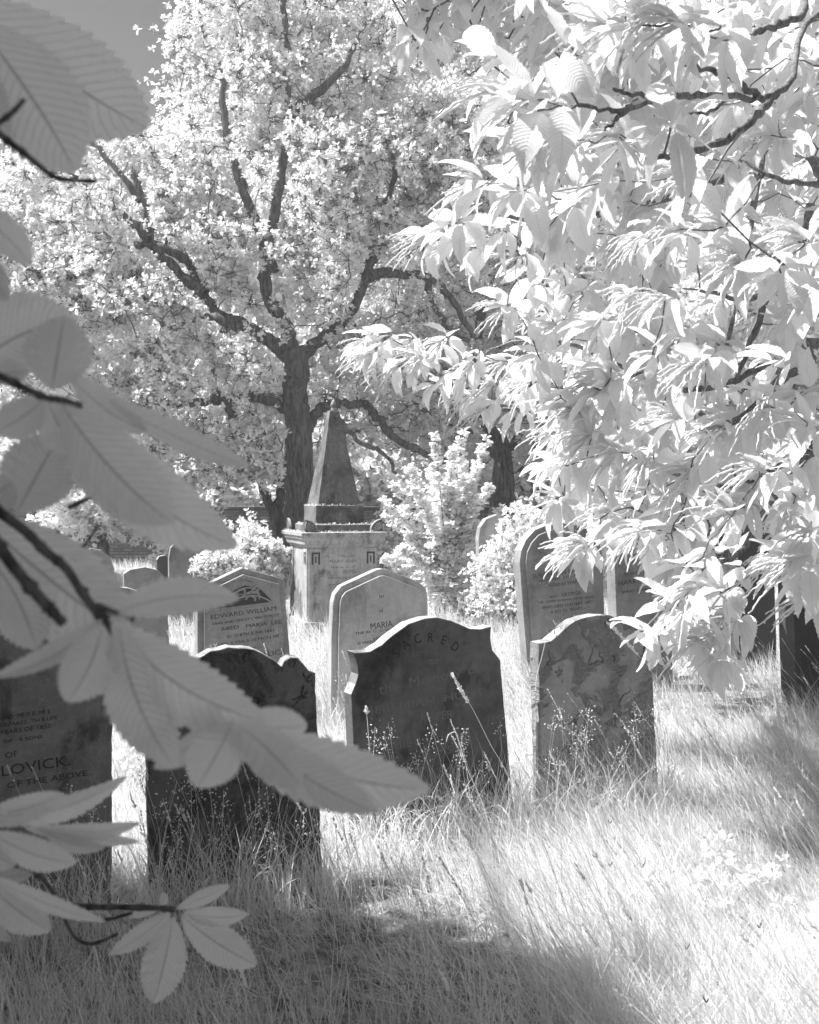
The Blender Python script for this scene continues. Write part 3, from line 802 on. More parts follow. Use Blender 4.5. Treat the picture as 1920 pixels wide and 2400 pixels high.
oak_limbs = [
    (PP([(700, 1362), (700, 1240), (703, 1120), (702, 1020), (692, 930), (697, 860), (690, 815)], OY), .30, .25),
    (PP([(692, 860), (660, 822), (620, 790), (560, 755), (520, 745), (478, 690), (440, 610)], OY), .17, .08),
    (PP([(694, 850), (672, 770), (640, 715), (622, 660), (632, 580), (650, 470), (668, 340), (676, 230), (668, 60), (660, -60)], OY), .17, .05),
    (PP([(698, 855), (730, 815), (790, 765), (832, 715), (860, 650), (900, 560), (930, 470)], OY), .15, .06),
    (PP([(692, 970), (650, 948), (600, 932), (545, 935), (470, 940, 19), (400, 948, 18.4), (330, 955, 18)], OY), .12, .06),
    (PP([(722, 1010), (742, 965), (775, 950), (830, 947), (866, 955), (905, 1005, 19.4), (955, 1045, 19), (1040, 1078, 18.6), (1120, 1092, 18.3)], OY), .12, .05),
    (PP([(548, 750), (510, 800), (500, 870), (505, 950)], OY), .09, .05),
    (PP([(672, 300), (700, 250), (745, 215), (800, 165), (840, 90)], OY), .13, .05),
    (PP([(640, 640), (600, 520), (560, 420), (530, 300), (520, 180), (500, 60)], 21), .14, .05),
    (PP([(480, 690), (420, 640), (350, 560), (335, 470), (312, 400)], 19), .12, .06),
    (PP([(440, 610), (380, 580), (300, 575), (262, 590)], 19), .09, .05),
    (PP([(350, 560), (260, 480), (190, 430), (120, 350)], 18.5), .09, .04),
    (PP([(330, 470), (250, 370), (200, 320), (150, 270), (105, 232)], 19), .07, .03),
    (PP([(560, 770), (480, 740), (400, 770), (330, 700)], 18.6), .10, .04),
    (PP([(500, 900), (560, 1000), (620, 1060)], 19.5), .05, .05),
    (PP([(540, 940), (552, 1010), (560, 1040)], 19.2), .10, .08),
    (PP([(860, 650), (905, 640), (1000, 650), (1060, 700), (1110, 790)], 20), .13, .05),
    (PP([(1000, 650), (1020, 720), (1060, 780), (1100, 800)], 20), .08, .04),
    (PP([(860, 650), (880, 520), (920, 430), (925, 330)], 20.5), .10, .04),
    (PP([(775, 950), (835, 1030), (900, 1065), (930, 1110)], 18.6), .05, .03),
]
oak_lobes = [
    (P(720, 260, 20.0), (3.0, 2.8, 3.2), 120),
    (P(560, 130, 20.5), (1.7, 2.2, 2.6), 50),
    (P(620, 560, 18.5), (3.2, 2.2, 2.2), 85),
    (P(280, 520, 18.5), (3.1, 2.4, 1.75), 85),
    (P(120, 620, 18.0), (2.6, 2.2, 1.7), 50),
    (P(330, 760, 17.8), (2.6, 2.0, 1.4), 55),
    (P(480, 960, 18.0), (2.2, 1.6, 1.0), 34),
    (P(560, 1060, 18.4), (1.2, 1.2, .55), 14),
    (P(930, 560, 20.5), (2.2, 2.4, 2.4), 60),
    (P(1000, 250, 21.5), (2.4, 2.4, 2.8), 60),
    (P(900, 900, 20.5), (1.9, 1.8, 1.2), 26),
    (P(130, 262, 19), (.2, .3, .2), 4), (P(200, 350, 19), (1.4, .8, .35), 10),
]
def gap(t):       # the open sky between the crown and its low left limb
    x = CX + t[:, 0] / t[:, 1] * F; y = HY - (t[:, 2] - EYE) / t[:, 1] * F
    return ((x < 425 - .12 * y) & (y < 300)) | ((x < 200) & (y < 345) & ~((x > 85) & (x < 170) & (y > 225)))
OAKROOT = P(700, 1362, OY); OAKROOT[2] = -0.05
tree('oak_tree', 'huge spreading old oak with a thick leaning fork rising behind the obelisk', OAKROOT, oak_limbs, oak_lobes, .62, 5, 11, 9, (.23, .23, .15), .084, 'oak', tmpl=LB, clear=True, skygap=gap, tip=.010, k=.021)

def simple_tree(name, label, X, Y, h, lobes, size, mat='far', r=.3, per=5, padr=.8, group=None, limbs=None, tmpl=None, ros=7, leafn=6, tip=.012, spread=(.28, .28, .18), bark='bark', clear=False):
    root = np.array([X, Y, -0.05])
    if limbs is None:
        limbs = [([root, root + [.1, 0, h * .25], root + [-.1, .1, h * .5], root + [.15, 0, h * .8]], r, r * .3)]
        for a in np.linspace(0, 6.28, 5, endpoint=False) + rng.uniform(0, 1):
            z0 = h * rng.uniform(.25, .5)
            limbs.append(([root + [0, 0, z0], root + [math.cos(a) * h * .15, math.sin(a) * h * .15, z0 + h * .12], root + [math.cos(a) * h * .3, math.sin(a) * h * .3, z0 + h * .3]], r * .5, r * .15))
    return tree(name, label, root, limbs, lobes, padr, per, ros, leafn, spread, size, mat, tmpl=tmpl, tip=tip, k=.014, group=group, bark=bark, clear=clear)
GT = 'trees behind the wall'
simple_tree('oak_tree', 'second smaller oak with a leaning grey trunk right of the leafy sapling', (1178 - CX) / F * 23, 23, 7,
    [(P(1150, 900, 22.5), (2.4, 2, 1.7), 40), (P(1280, 620, 24), (2.0, 2, 1.9), 36), (P(1060, 620, 24), (2.2, 2, 2.2), 34), (P(1200, 1050, 22), (1.7, 1.3, .8), 16), (P(1020, 1030, 21.5), (1.2, 1.2, .7), 9)], .15, 'oak', padr=.7,
    limbs=[(PP([(1178, 1340), (1175, 1200), (1180, 1120), (1176, 1050), (1150, 1010), (1120, 900), (1130, 700)], 23), .36, .10),
           (PP([(1168, 1070), (1120, 1015), (1085, 1020), (1045, 1040), (1025, 1075), (1010, 1090)], 22.6), .13, .07),
           (PP([(1178, 1100), (1230, 980), (1260, 820), (1290, 640)], 23.5), .15, .05),
           (PP([(1215, 1105), (1250, 1095), (1300, 1110)], 22), .05, .03),
           (PP([(1150, 1010), (1080, 900), (1060, 780), (1030, 620)], 23.5), .12, .04)], ros=8, leafn=6, tmpl=LB, clear=True)
simple_tree('woodland_tree', 'pale leafy tree far behind the oak at the left edge', -11.5, 33, 9, [((-11.5, 33, 6.4), (4.0, 3, 3.0), 70), ((-8.5, 32, 4.2), (3.2, 2.5, 2.2), 45)], .24, group=GT, padr=1.0)
simple_tree('woodland_tree', 'pale leafy tree hidden mostly behind the oak trunk', -3.5, 35, 12, [((-3.5, 35, 7.4), (5.0, 3, 4.6), 120), ((-5.0, 33, 3.6), (3.5, 2.5, 1.8), 50)], .26, group=GT, padr=1.1)
simple_tree('woodland_tree', 'pale leafy tree in the gap between the oak and the chestnut', 3.2, 35, 12, [((3.3, 35, 6.0), (3.0, 3, 3.6), 90), ((1.8, 33, 3.8), (3.2, 2.5, 2.2), 50), ((2.3, 35, 12.5), (3.6, 3, 4.0), 80)], .26, group=GT, padr=1.1)
simple_tree('woodland_tree', 'pale round crowned tree seen through the chestnut at the right', 10.5, 32, 9, [((9.8, 31, 5.6), (3.4, 3, 3.6), 90), ((14, 33, 6.5), (3.5, 3, 4), 60), ((11, 30, 2.6), (4, 2, 1.6), 46)], .24, group=GT, padr=1.0)
for i, (x, y, w_, lab) in enumerate([(-8.5, 27.5, 3.4, 'bushy hedge tree rising over the brick wall at the left'), (-3.6, 27, 3.2, 'bushy hedge tree rising over the brick wall behind the obelisk'),
                        (1.6, 27.5, 3.2, 'bushy hedge tree rising over the brick wall behind the sapling'), (6.6, 27, 3.4, 'bushy hedge tree rising over the brick wall behind the round topped headstone'), (11.5, 26, 3.2, 'bushy hedge tree rising behind the chestnut at the right')]):
    simple_tree('hedge_tree', lab, x, y, 3, [((x, y, 1.9), (w_, 1.2, 1.6), 75)], .2, group='hedge trees over the wall', padr=.6, r=.12)
simple_tree('slender_tree', 'slim twin stemmed tree with bare lower stems just left of the oak trunk', (648 - CX) / F * 21, 21, 5,
    [(P(600, 1000, 21), (1.3, 1., .9), 14), (P(540, 900, 21.5), (1.2, 1, 1.), 12)], .12, 'oak', limbs=[
    (PP([(652, 1352), (652, 1240), (630, 1180), (612, 1130), (590, 1060)], 21), .16, .06), (PP([(655, 1250), (660, 1180), (662, 1120), (680, 1040)], 21.1), .14, .07)], padr=.6, ros=7, leafn=7, tmpl=LB)
# low maple in front of the wall at the left
simple_tree('maple_tree', 'low broad leaved maple in front of the brick wall at the left', -5.9, 19.5, 2.6,
    [(P(300, 1200, 19.3), (1.3, .9, .62), 34), (P(180, 1190, 19), (.8, .7, .4), 9), (P(430, 1210, 20), (.6, .7, .5), 10), (P(80, 1060, 20), (1.4, 1.0, .9), 20), (P(240, 1080, 20), (1.4, 1.0, .6), 22)], .13, 'oak', r=.12, padr=.42, ros=6, leafn=6, spread=(.14, .14, .1), tip=.006, tmpl=LB)

# ------------------------------------------------------------------ shrubs and sapling
def bush(name, label, c, r, n, size, mat='shrub', droop=.0, cat='shrub', stems=9, leafn=6, group=None):
    c = np.array(c, float); r = np.array(r, float)
    base = np.array([c[0], c[1], 0]); e = empty(name, base); tag(e, label, cat, group)
    st = Acc(); lf = Acc()
    sk = Skel(base)
    for i in range(stems):
        a = rng.uniform(0, 6.28); q = rng.uniform(.2, .6)
        sk.limb(st, [base + [math.cos(a) * r[0] * .35, math.sin(a) * r[1] * .35, 0], c + [math.cos(a) * r[0] * q * .6, math.sin(a) * r[1] * q * .6, -r[2] * .2], c + [math.cos(a) * r[0] * q, math.sin(a) * r[1] * q, r[2] * .5]], .007, .003, 5)
    tg = ellipsoid_pts(c, r, n, .5)
    # lumpy surface
    tg = c + (tg - c) * (1 + .34 * np.sin(tg[:, :1] * 7 + 1) * np.cos(tg[:, 2:] * 6 + tg[:, 1:2] * 5) + rng.normal(0, .07, (len(tg), 1)))
    tg = tg[tg[:, 2] > .08]
    sk.grow(st, tg, tip=.003, k=.006, step=.15, wpath=.2)
    rosettes(lf, tg, 3, leafn, (.05, .05, .035), size, bias=(0, 0, .5), twigs=st, tr=.0015, tmpl=(SMALL, SMALLQ, SMALLU), tone=(.9, 1.08))
    st.build('stems', M['twig'], e, off=base); lf.build('foliage', M[mat], e, off=base, smooth=False)
GS = 'pale shrubs among the far graves'
bush('shrub', 'rounded white leaved bush just left of the obelisk pedestal', np.array([-1.93, 13, .60]), (.37, .32, .66), 1000, .05, group=GS)
bush('shrub', 'white bush with drooping leaves hiding a headstone on the right', np.array([1.44, 13, .66]), (.52, .4, .70), 1000, .045, group=GS)
bush('shrub', 'small shrub between the sapling and the right hand white bush', np.array([.84, 12.6, .22]), (.22, .2, .28), 150, .035, group=GS)
bush('shrub', 'dark hollow shrub under the chestnut edge', np.array([2.4, 15.5, .8]), (.8, .6, .9), 500, .06, group=GS)
bush('shrub', 'leafy shrub at the foot of the wall right of the obelisk', np.array([-.5, 18, .6]), (.6, .4, .75), 340, .07, group=GS)
bush('shrub', 'grey shrub under the oak at the left of the white bush', np.array([-3.9, 18.5, .6]), (.7, .4, .8), 340, .07, group=GS)
bush('ivy', 'pale ivy climbing over the square topped headstone', P(500, 1325, 12.3), (.27, .12, .16), 260, .035, cat='ivy')
def sapling():
    base = P(1045, 1426, 14.4); base[2] = 0
    e = empty('sapling', base); tag(e, 'bright feathery sapling with small leaves on arching stems right of the obelisk', 'sapling')
    st = Acc(); lf = Acc()
    tips = [(925, 1140), (905, 1215), (960, 1095), (1010, 1095), (1020, 1030), (1060, 1060), (1085, 1020), (1140, 1035), (1090, 1090), (1150, 1140), (1110, 1160), (905, 1180), (940, 1290),
            (1000, 1180), (1050, 1140), (1175, 1200), (900, 1310), (1130, 1230), (1015, 1250), (975, 1150), (1075, 1180), (1120, 1100), (930, 1345), (985, 1320), (1090, 1330), (1150, 1310), (1185, 1290), (960, 1260), (1010, 1340), (1060, 1290), (1040, 1360), (1100, 1270)]
    for tx, ty in tips:
        Y = 14.4 + rng.uniform(-.7, .7); t = P(tx, ty, Y)
        m1 = base + (t - base) * .4 + [0, 0, .25] ; m1[0] = base[0] + (t[0] - base[0]) * .25
        q = spline([base + rng.normal(0, .03, 3) * [1, 1, 0], m1, t], 16)
        tube(st, q, np.linspace(.011, .002, len(q)), 5)
        for s in range(5, len(q), 1):
            # side shoots with opposite leaves
            for _ in range(4):
                d = randdir(1, (0, 0, .1))[0]; L = rng.uniform(.10, .42) * (1.15 - s / len(q))
                g = np.linspace(q[s], q[s] + d * L + [0, 0, .02], 6)
                tube(st, g, .0018, 3)
                pos = np.repeat(g[1:], 2, 0); k = len(pos); side = nrm(np.cross(d, [0, 0, 1.0])); sg = np.tile([1, -1], k // 2)[:, None]
                dd = nrm(d * .6 + side * sg + rng.normal(0, .2, (k, 3)))
                place(lf, SMALL, SMALLQ, SMALLU, pos, frames(dd, rng.normal(0, .35, (k, 3)) + [-.4, -.25, .8]), rng.uniform(.035, .085, k), rng.uniform(.94, 1.1, k), np.full(k, 1.1))
    st.build('stems', M['twig'], e, off=base); lf.build('foliage', M['shrub'], e, off=base, smooth=False)
sapling()

# ------------------------------------------------------------------ sweet chestnut leaves
def chest_template(rows=31, teeth=10, bend=.35, fold=.25, wave=.0):
    u = np.linspace(0, 1, rows)
    wd = 0.215 * np.sin(np.pi * np.clip(u, 0, 1) ** .82) ** .8
    tooth = (u * teeth) % 1.0
    wd = wd * (0.90 + .16 * tooth); wd[0] = .006; wd[-1] = .0
    x = u.copy(); ang = bend * u ** 1.3 * 1.6
    dx = np.cos(ang); dz = -np.sin(ang); x = np.concatenate([[0], np.cumsum(dx[:-1])]) / (rows - 1); z = np.concatenate([[0], np.cumsum(dz[:-1])]) / (rows - 1)
    z = z + wave * np.sin(u * 9)
    cols = []
    for v in (-1, 0, 1):
        yy = v * wd * math.cos(fold); zz = z + abs(v) * wd * math.sin(fold) + (wave * np.sin(u * 22 + v) if v else 0)
        cols.append(np.stack([x + abs(v) * .03, yy, zz], -1))
    V = np.stack(cols, 1).reshape(-1, 3)
    U = np.stack([np.stack([u, np.full(rows, (v + 1) / 2)], -1) for v in (-1, 0, 1)], 1).reshape(-1, 2)
    i = (np.arange(rows - 1) * 3)[:, None]; j = np.arange(2)[None]
    Q = np.stack([i + j, i + 3 + j, i + 4 + j, i + 1 + j], -1).reshape(-1, 4)
    return V, Q, U
CT = [chest_template(bend=b, fold=f, wave=w_) for b, f, w_ in ((.15, .2, .004), (.45, .35, .008), (.75, .15, .006), (.3, .5, .01))]
def chest_cluster(lf, ck, pos, d, size, nl, catkins=0, detail=True, tone=1.0):
    d = nrm(d)
    r1 = nrm(np.cross(d, [0.1, .2, 1.0])); r2 = np.cross(d, r1)
    for i in range(nl):
        ph = i * 2.4 + rng.uniform(-.4, .4); a = rng.uniform(.65, 1.45)
        dr = nrm(d * math.cos(a) + (r1 * math.cos(ph) + r2 * math.sin(ph)) * math.sin(a) + np.array([0, 0, -.28]))
        nn = np.array([0, 0, 1.0]) + d * .2 + rng.normal(0, .28, 3)
        tv, tq, tu = CT[rng.integers(0, 4)]
        p = pos - d * rng.uniform(0, .10) + dr * .015
        place(lf, tv, tq, tu, p[None], frames(dr[None], nn[None]), np.array([size * rng.uniform(.7, 1.15)]), np.array([tone * rng.uniform(.9, 1.06)]), np.array([rng.uniform(.78, 1.2)]))
    for i in range(catkins):
        ph = rng.uniform(0, 6.28); a = rng.uniform(.2, .9)
        dr = nrm(d * math.cos(a) + (r1 * math.cos(ph) + r2 * math.sin(ph)) * math.sin(a) + np.array([-.35, -.1, .35]))
        L = size * rng.uniform(.8, 1.25); n = 18; u = np.linspace(0, 1, n)[:, None]
        q = pos + dr * L * u + np.array([0, 0, -1.0]) * L * .42 * u ** 2.2 + rng.normal(0, .002, (n, 3))
        r = .0042 * (1 + .45 * (np.arange(n) % 2)) * np.linspace(1.1, .55, n)
        tube(ck, q, r, 5)

# ------------------------------------------------------------------ the chestnut on the right
def right_chestnut():
    root = np.array([4.6, 6.4, -.05]); e = empty('chestnut_tree', root)
    tag(e, 'sweet chestnut in flower filling the right side, its pale leaves hanging over the graves', 'tree')
    tk = Acc(); br = Acc(); lf = Acc(); ck = Acc()
    sk = Skel(root)
    sk.limb(tk, [root, root + [-.1, 0, 1.2], root + [.1, -.1, 2.4], root + [0, 0, 4.2], root + [-.3, .2, 6.5]], .30, .10, 12)
    L = [
        ([(4.5, 6.2, 3.2), P(2020, 60, 4.6), P(1840, 205, 3.5), P(1760, 228, 3.3), P(1640, 224, 3.1), P(1560, 228, 3.0), P(1450, 262, 2.9), P(1355, 246, 2.9)], .016, .006),
        ([P(1775, 225, 3.3), P(1720, 185, 3.25), P(1660, 165, 3.2), P(1585, 142, 3.2)], .014, .006),
        ([P(1815, 220, 3.5), P(1760, 285, 3.3), P(1690, 335, 3.2), P(1600, 358, 3.1), P(1525, 372, 3.1)], .018, .007),
        ([P(1570, 226, 3.0), P(1500, 220, 2.95), P(1438, 208, 2.9)], .010, .005),
        ([P(1480, 248, 2.95), P(1440, 280, 2.9), P(1418, 305, 2.9)], .009, .004),
        ([P(1700, 238, 3.3), P(1660, 262, 3.2), P(1605, 264, 3.2)], .008, .004),
        ([(4.55, 6.3, 2.0), P(2000, 20, 4.4), P(1880, 40, 3.4), P(1800, 65, 3.2), P(1710, 95, 3.1)], .024, .008),
        ([(4.6, 6.3, 1.5), P(1990, 450, 5.0), P(1920, 432, 4.4), P(1820, 418, 4.2), P(1740, 372, 4.2)], .022, .006),
        ([(4.5, 6.3, 1.4), P(1960, 830, 6.0), P(1900, 850, 5.8), P(1840, 880, 5.6), P(1790, 860, 5.5), P(1700, 900, 5.4), P(1560, 905, 5.4), P(1350, 810, 5.6), P(1200, 800, 5.8)], .038, .008),
        ([P(1840, 880, 5.6), P(1760, 960, 5.4), P(1690, 990, 5.2), P(1570, 925, 5.2)], .03, .008),
        ([(4.5, 6.2, 1.0), P(1990, 1020, 5.6), P(1900, 1060, 5.2), P(1800, 1110, 5.0), P(1700, 1140, 4.9), P(1560, 1105, 4.8)], .03, .008),
        ([P(1960, 1000, 5.6), P(1880, 1100, 5.0), P(1800, 1190, 4.8), P(1740, 1290, 4.7), P(1640, 1340, 4.6)], .04, .007),
        ([P(1900, 1060, 5.2), P(1830, 1150, 5.0), P(1690, 1195, 4.9), P(1560, 1215, 4.8), P(1480, 1190, 4.8)], .03, .007),
        ([P(1920, 1130, 5.0), P(1860, 1170, 4.9), P(1850, 1250, 4.8), P(1800, 1340, 4.7)], .02, .006),
        ([P(1940, 500, 5.4), P(1830, 620, 5.3), P(1770, 780, 5.3), P(1720, 900, 5.3)], .03, .010),
        ([P(1900, 480, 6.2), P(1860, 640, 6.1), P(1760, 700, 6.0), P(1640, 680, 6.0)], .03, .010),
        ([(4.5, 6.3, 3.0), P(1900, 300, 7.0), P(1700, 420, 7.0), P(1500, 480, 6.8), P(1300, 520, 6.6), P(1150, 500, 6.4)], .05, .010),
        ([P(1850, 150, 7.0), P(1780, 400, 6.6), P(1740, 650, 6.4), P(1680, 900, 6.2)], .035, .010),
    ]
    for pts, a, b in L: sk.limb(br, pts, a, b, 7, jit=.004, per=7, rough=.10)
    # cluster positions: hand-placed sprays, then a filling of the crown
    hand = [(1190, 215, 2.9), (1150, 150, 3.3), (1230, 330, 3.2), (1300, 120, 2.9), (1215, 450, 3.6), (1130, 430, 4.0), (1060, 520, 4.6), (1010, 560, 4.8), (1100, 580, 4.8), (1180, 540, 4.6), (1220, 600, 4.8),
            (1260, 260, 2.8), (1330, 330, 3.1), (1450, 320, 3.2), (1400, 430, 3.5), (1340, 480, 3.8), (1500, 60, 3.0), (1600, 60, 3.0), (1420, 60, 3.1), (1690, 60, 2.9), (1620, 420, 3.6), (1570, 300, 3.0),
            (870, 830, 6.2), (930, 860, 6.2), (900, 800, 6.3), (990, 840, 6.1), (1040, 800, 6.1), (1050, 870, 6.0), (1110, 850, 6.0), (960, 800, 6.4), (1160, 900, 6.2), (1190, 850, 6.2), (1020, 900, 6.3), (1140, 960, 6.2), (1100, 930, 6.3),
            (860, 800, 6.4), (1210, 960, 6.0), (1240, 900, 5.8),
            (1190, 720, 5.0), (1240, 670, 5.2), (1300, 760, 5.2), (1270, 830, 5.3), (1330, 690, 5.6), (1400, 900, 5.0), (1350, 960, 5.0), (1290, 1020, 5.4), (1280, 1090, 5.3), (1300, 1170, 5.2),
            (1500, 560, 4.6), (1560, 700, 4.4), (1600, 760, 4.4), (1480, 690, 4.8), (1650, 850, 4.3), (1530, 830, 4.6), (1580, 540, 4.2), (1740, 620, 3.6), (1830, 640, 3.4), (1700, 530, 4.2), (1880, 560, 3.6),
            (1520, 1080, 4.6), (1450, 1060, 4.8), (1580, 980, 4.4), (1620, 1100, 4.5), (1700, 1000, 4.4), (1500, 1180, 4.6), (1430, 1200, 4.8), (1560, 1250, 4.5), (1375, 1275, 4.7), (1350, 1290, 4.8),
            (1500, 1250, 4.5), (1600, 1330, 4.4), (1620, 1380, 4.3), (1570, 1430, 4.3), (1500, 1480, 4.5), (1540, 1500, 4.6), (1650, 1300, 4.3), (1690, 1390, 4.2), (1720, 1450, 4.4), (1680, 1530, 4.3), (1640, 1500, 4.4),
            (1700, 1200, 4.3), (1900, 1250, 3.9), (1870, 1330, 3.9), (1830, 1310, 4.1), (1780, 1100, 4.2), (1860, 1180, 4.1), (1890, 1000, 4.2), (1800, 950, 4.3), (1760, 1180, 4.5), (1910, 1400, 4.1), (1600, 1180, 4.5)]
    T = [P(*h) for h in hand]; kinds = [1] * len(T)
    # filling: polygon of the crown as it hangs in this direction, deeper layers
    poly = np.array([(1230, -60), (1990, -60), (1990, 1420), (1860, 1330), (1720, 1400), (1600, 1420), (1480, 1240), (1380, 1220), (1320, 1130), (1300, 1010), (1230, 930), (1230, 700), (1260, 640), (1230, 560), (1200, 480), (1200, 200)])
    def inside(x, y):
        c = False; j = len(poly) - 1
        for i in range(len(poly)):
            xi, yi = poly[i]; xj, yj = poly[j]
            if (yi > y) != (yj > y) and x < (xj - xi) * (y - yi) / (yj - yi) + xi: c = not c
            j = i
        return c
    n = 0
    while n < 720:
        x, y = rng.uniform(1180, 2250), rng.uniform(-350, 1450)
        if y > -60 and x < 1990 and not inside(x, y): continue
        if x >= 1990 and (y > 1350): continue
        if y <= -60 and x < 1550: continue
        Y = rng.uniform(4.8, 8.2) if x < 1600 else rng.uniform(4.4, 8.6)
        if 1340 < x < 1400 and 540 < y < 640 : continue       # the gap of sky
        if x > 1560 and y > 450 and y < 1000 and rng.uniform() < .55: continue   # open interior with bare twigs
        if x > 1650 and y > 1150 and rng.uniform() < .5: continue
        T.append(P(x, y, Y)); kinds.append(0); n += 1
    T = np.array(T)
    dirs = nrm(np.stack([-rng.uniform(.4, 1.0, len(T)), -rng.uniform(.0, .7, len(T)), -rng.uniform(-.1, .55, len(T))], -1))
    sk.grow(br, T, tip=.0035, k=.010, step=.22, wpath=.22, dirs=dirs, jit=.035, sides=5)
    for t, d, kd in zip(T, dirs, kinds):
        d = nrm(d + rng.normal(0, .15, 3))
        chest_cluster(lf, ck, t, d, .185 if kd else .20, rng.integers(8, 12) if kd else rng.integers(8, 11), catkins=(rng.integers(7, 13) if rng.uniform() < .62 else 0) if kd else (8 if rng.uniform() < .12 else 0), tone=1.0)
    tk.build('trunk', M['bark'], e, off=root); br.build('branches', M['twigpale'], e, off=root)
    lf.build('crown', M['chest'], e, off=root); ck.build('catkins', M['catkin'], e, off=root)
right_chestnut()

# ------------------------------------------------------------------ the chestnut over the camera: foreground leaves hang from it, its crown shades the near grass
def near_leaf(parent, base, tip, wpx, Yb=1.0, Yt=1.0, bow=0.0, roll=0.0, fold=.15, tone=1.0, off=(0, 0, 0), teeth=15, blunt=.9):
    """one large leaf: base and tip in photo pixels, greatest width in photo pixels"""
    A = P(base[0], base[1], Yb); B = P(tip[0], tip[1], Yt)
    per = 5; rows = teeth * per + 1; cols = 9
    L = np.linalg.norm(B - A); ax = (B - A) / L
    view = nrm((A + B) / 2 - np.array([0, 0, EYE]))
    side = nrm(np.cross(ax, view)); nn = nrm(np.cross(side, ax))           # nn faces the camera or away
    cr, sr = math.cos(roll), math.sin(roll)
    side, nn = side * cr + nn * sr, nn * cr - side * sr
    u = np.linspace(0, 1, rows)
    mid = A + (B - A) * u[:, None] + side * (bow * L * 4 * u * (1 - u))[:, None] + nn * (.05 * L * np.sin(u * math.pi))[:, None]
    W = wpx / F * (Yb + Yt) / 2 / 2 / max(.35, abs(cr))
    wd = W * np.sin(np.pi * u ** blunt) ** .72
    tooth = (u * teeth) % 1.0
    wd = wd + W * .15 * (tooth - .4) * np.sin(np.pi * np.clip(u * 1.0, 0, 1)) ** .4
    wd = np.clip(wd, 0, None); wd[0] = .0012; wd[-1] = 0
    V = []; U = []
    tang = nrm(np.gradient(mid, axis=0))
    for v in np.linspace(-1, 1, cols):
        lift = abs(v) * math.sin(fold) + .10 * math.sin(v * 2.2)
        ripple = .035 * np.sin(u * teeth * 2 * math.pi * .5 + v * 2) * abs(v)
        V.append(mid + side * (v * wd * math.cos(fold))[:, None] + nn * (wd * (lift + ripple))[:, None] + tang * (abs(v) * wd * .28)[:, None])
        U.append(np.stack([u, np.full(rows, (v + 1) / 2)], -1))
    V = np.stack(V, 1).reshape(-1, 3); U = np.stack(U, 1).reshape(-1, 2)
    i = (np.arange(rows - 1) * cols)[:, None]; j = np.arange(cols - 1)[None]
    Q = np.stack([i + j, i + cols + j, i + cols + j + 1, i + j + 1], -1).reshape(-1, 4)
    acc = Acc(); acc.add(V, Q, tone=tone, uv=U)
    # petiole and raised midrib
    o = acc.build('leaf', M['near'], parent, off=off)
    a2 = Acc(); tube(a2, np.vstack([mid[0] - tang[0] * .012, mid[::5]]), np.concatenate([[.0013], np.linspace(.0011, .0003, len(mid[::5]))]), 5)
    a2.build('midrib', M['near'], o)
    return o
def lit_ground(p):      # crown that would shade the sunny grass at the right is not there
    x = p[:, 0] - SUN[0] / SUN[2] * (p[:, 2] - .3); y = p[:, 1] - SUN[1] / SUN[2] * (p[:, 2] - .3)
    return (x > .1) & (x < 6) & (y > 2.30 - 1.4 * (x - .1)) & (y > .9)
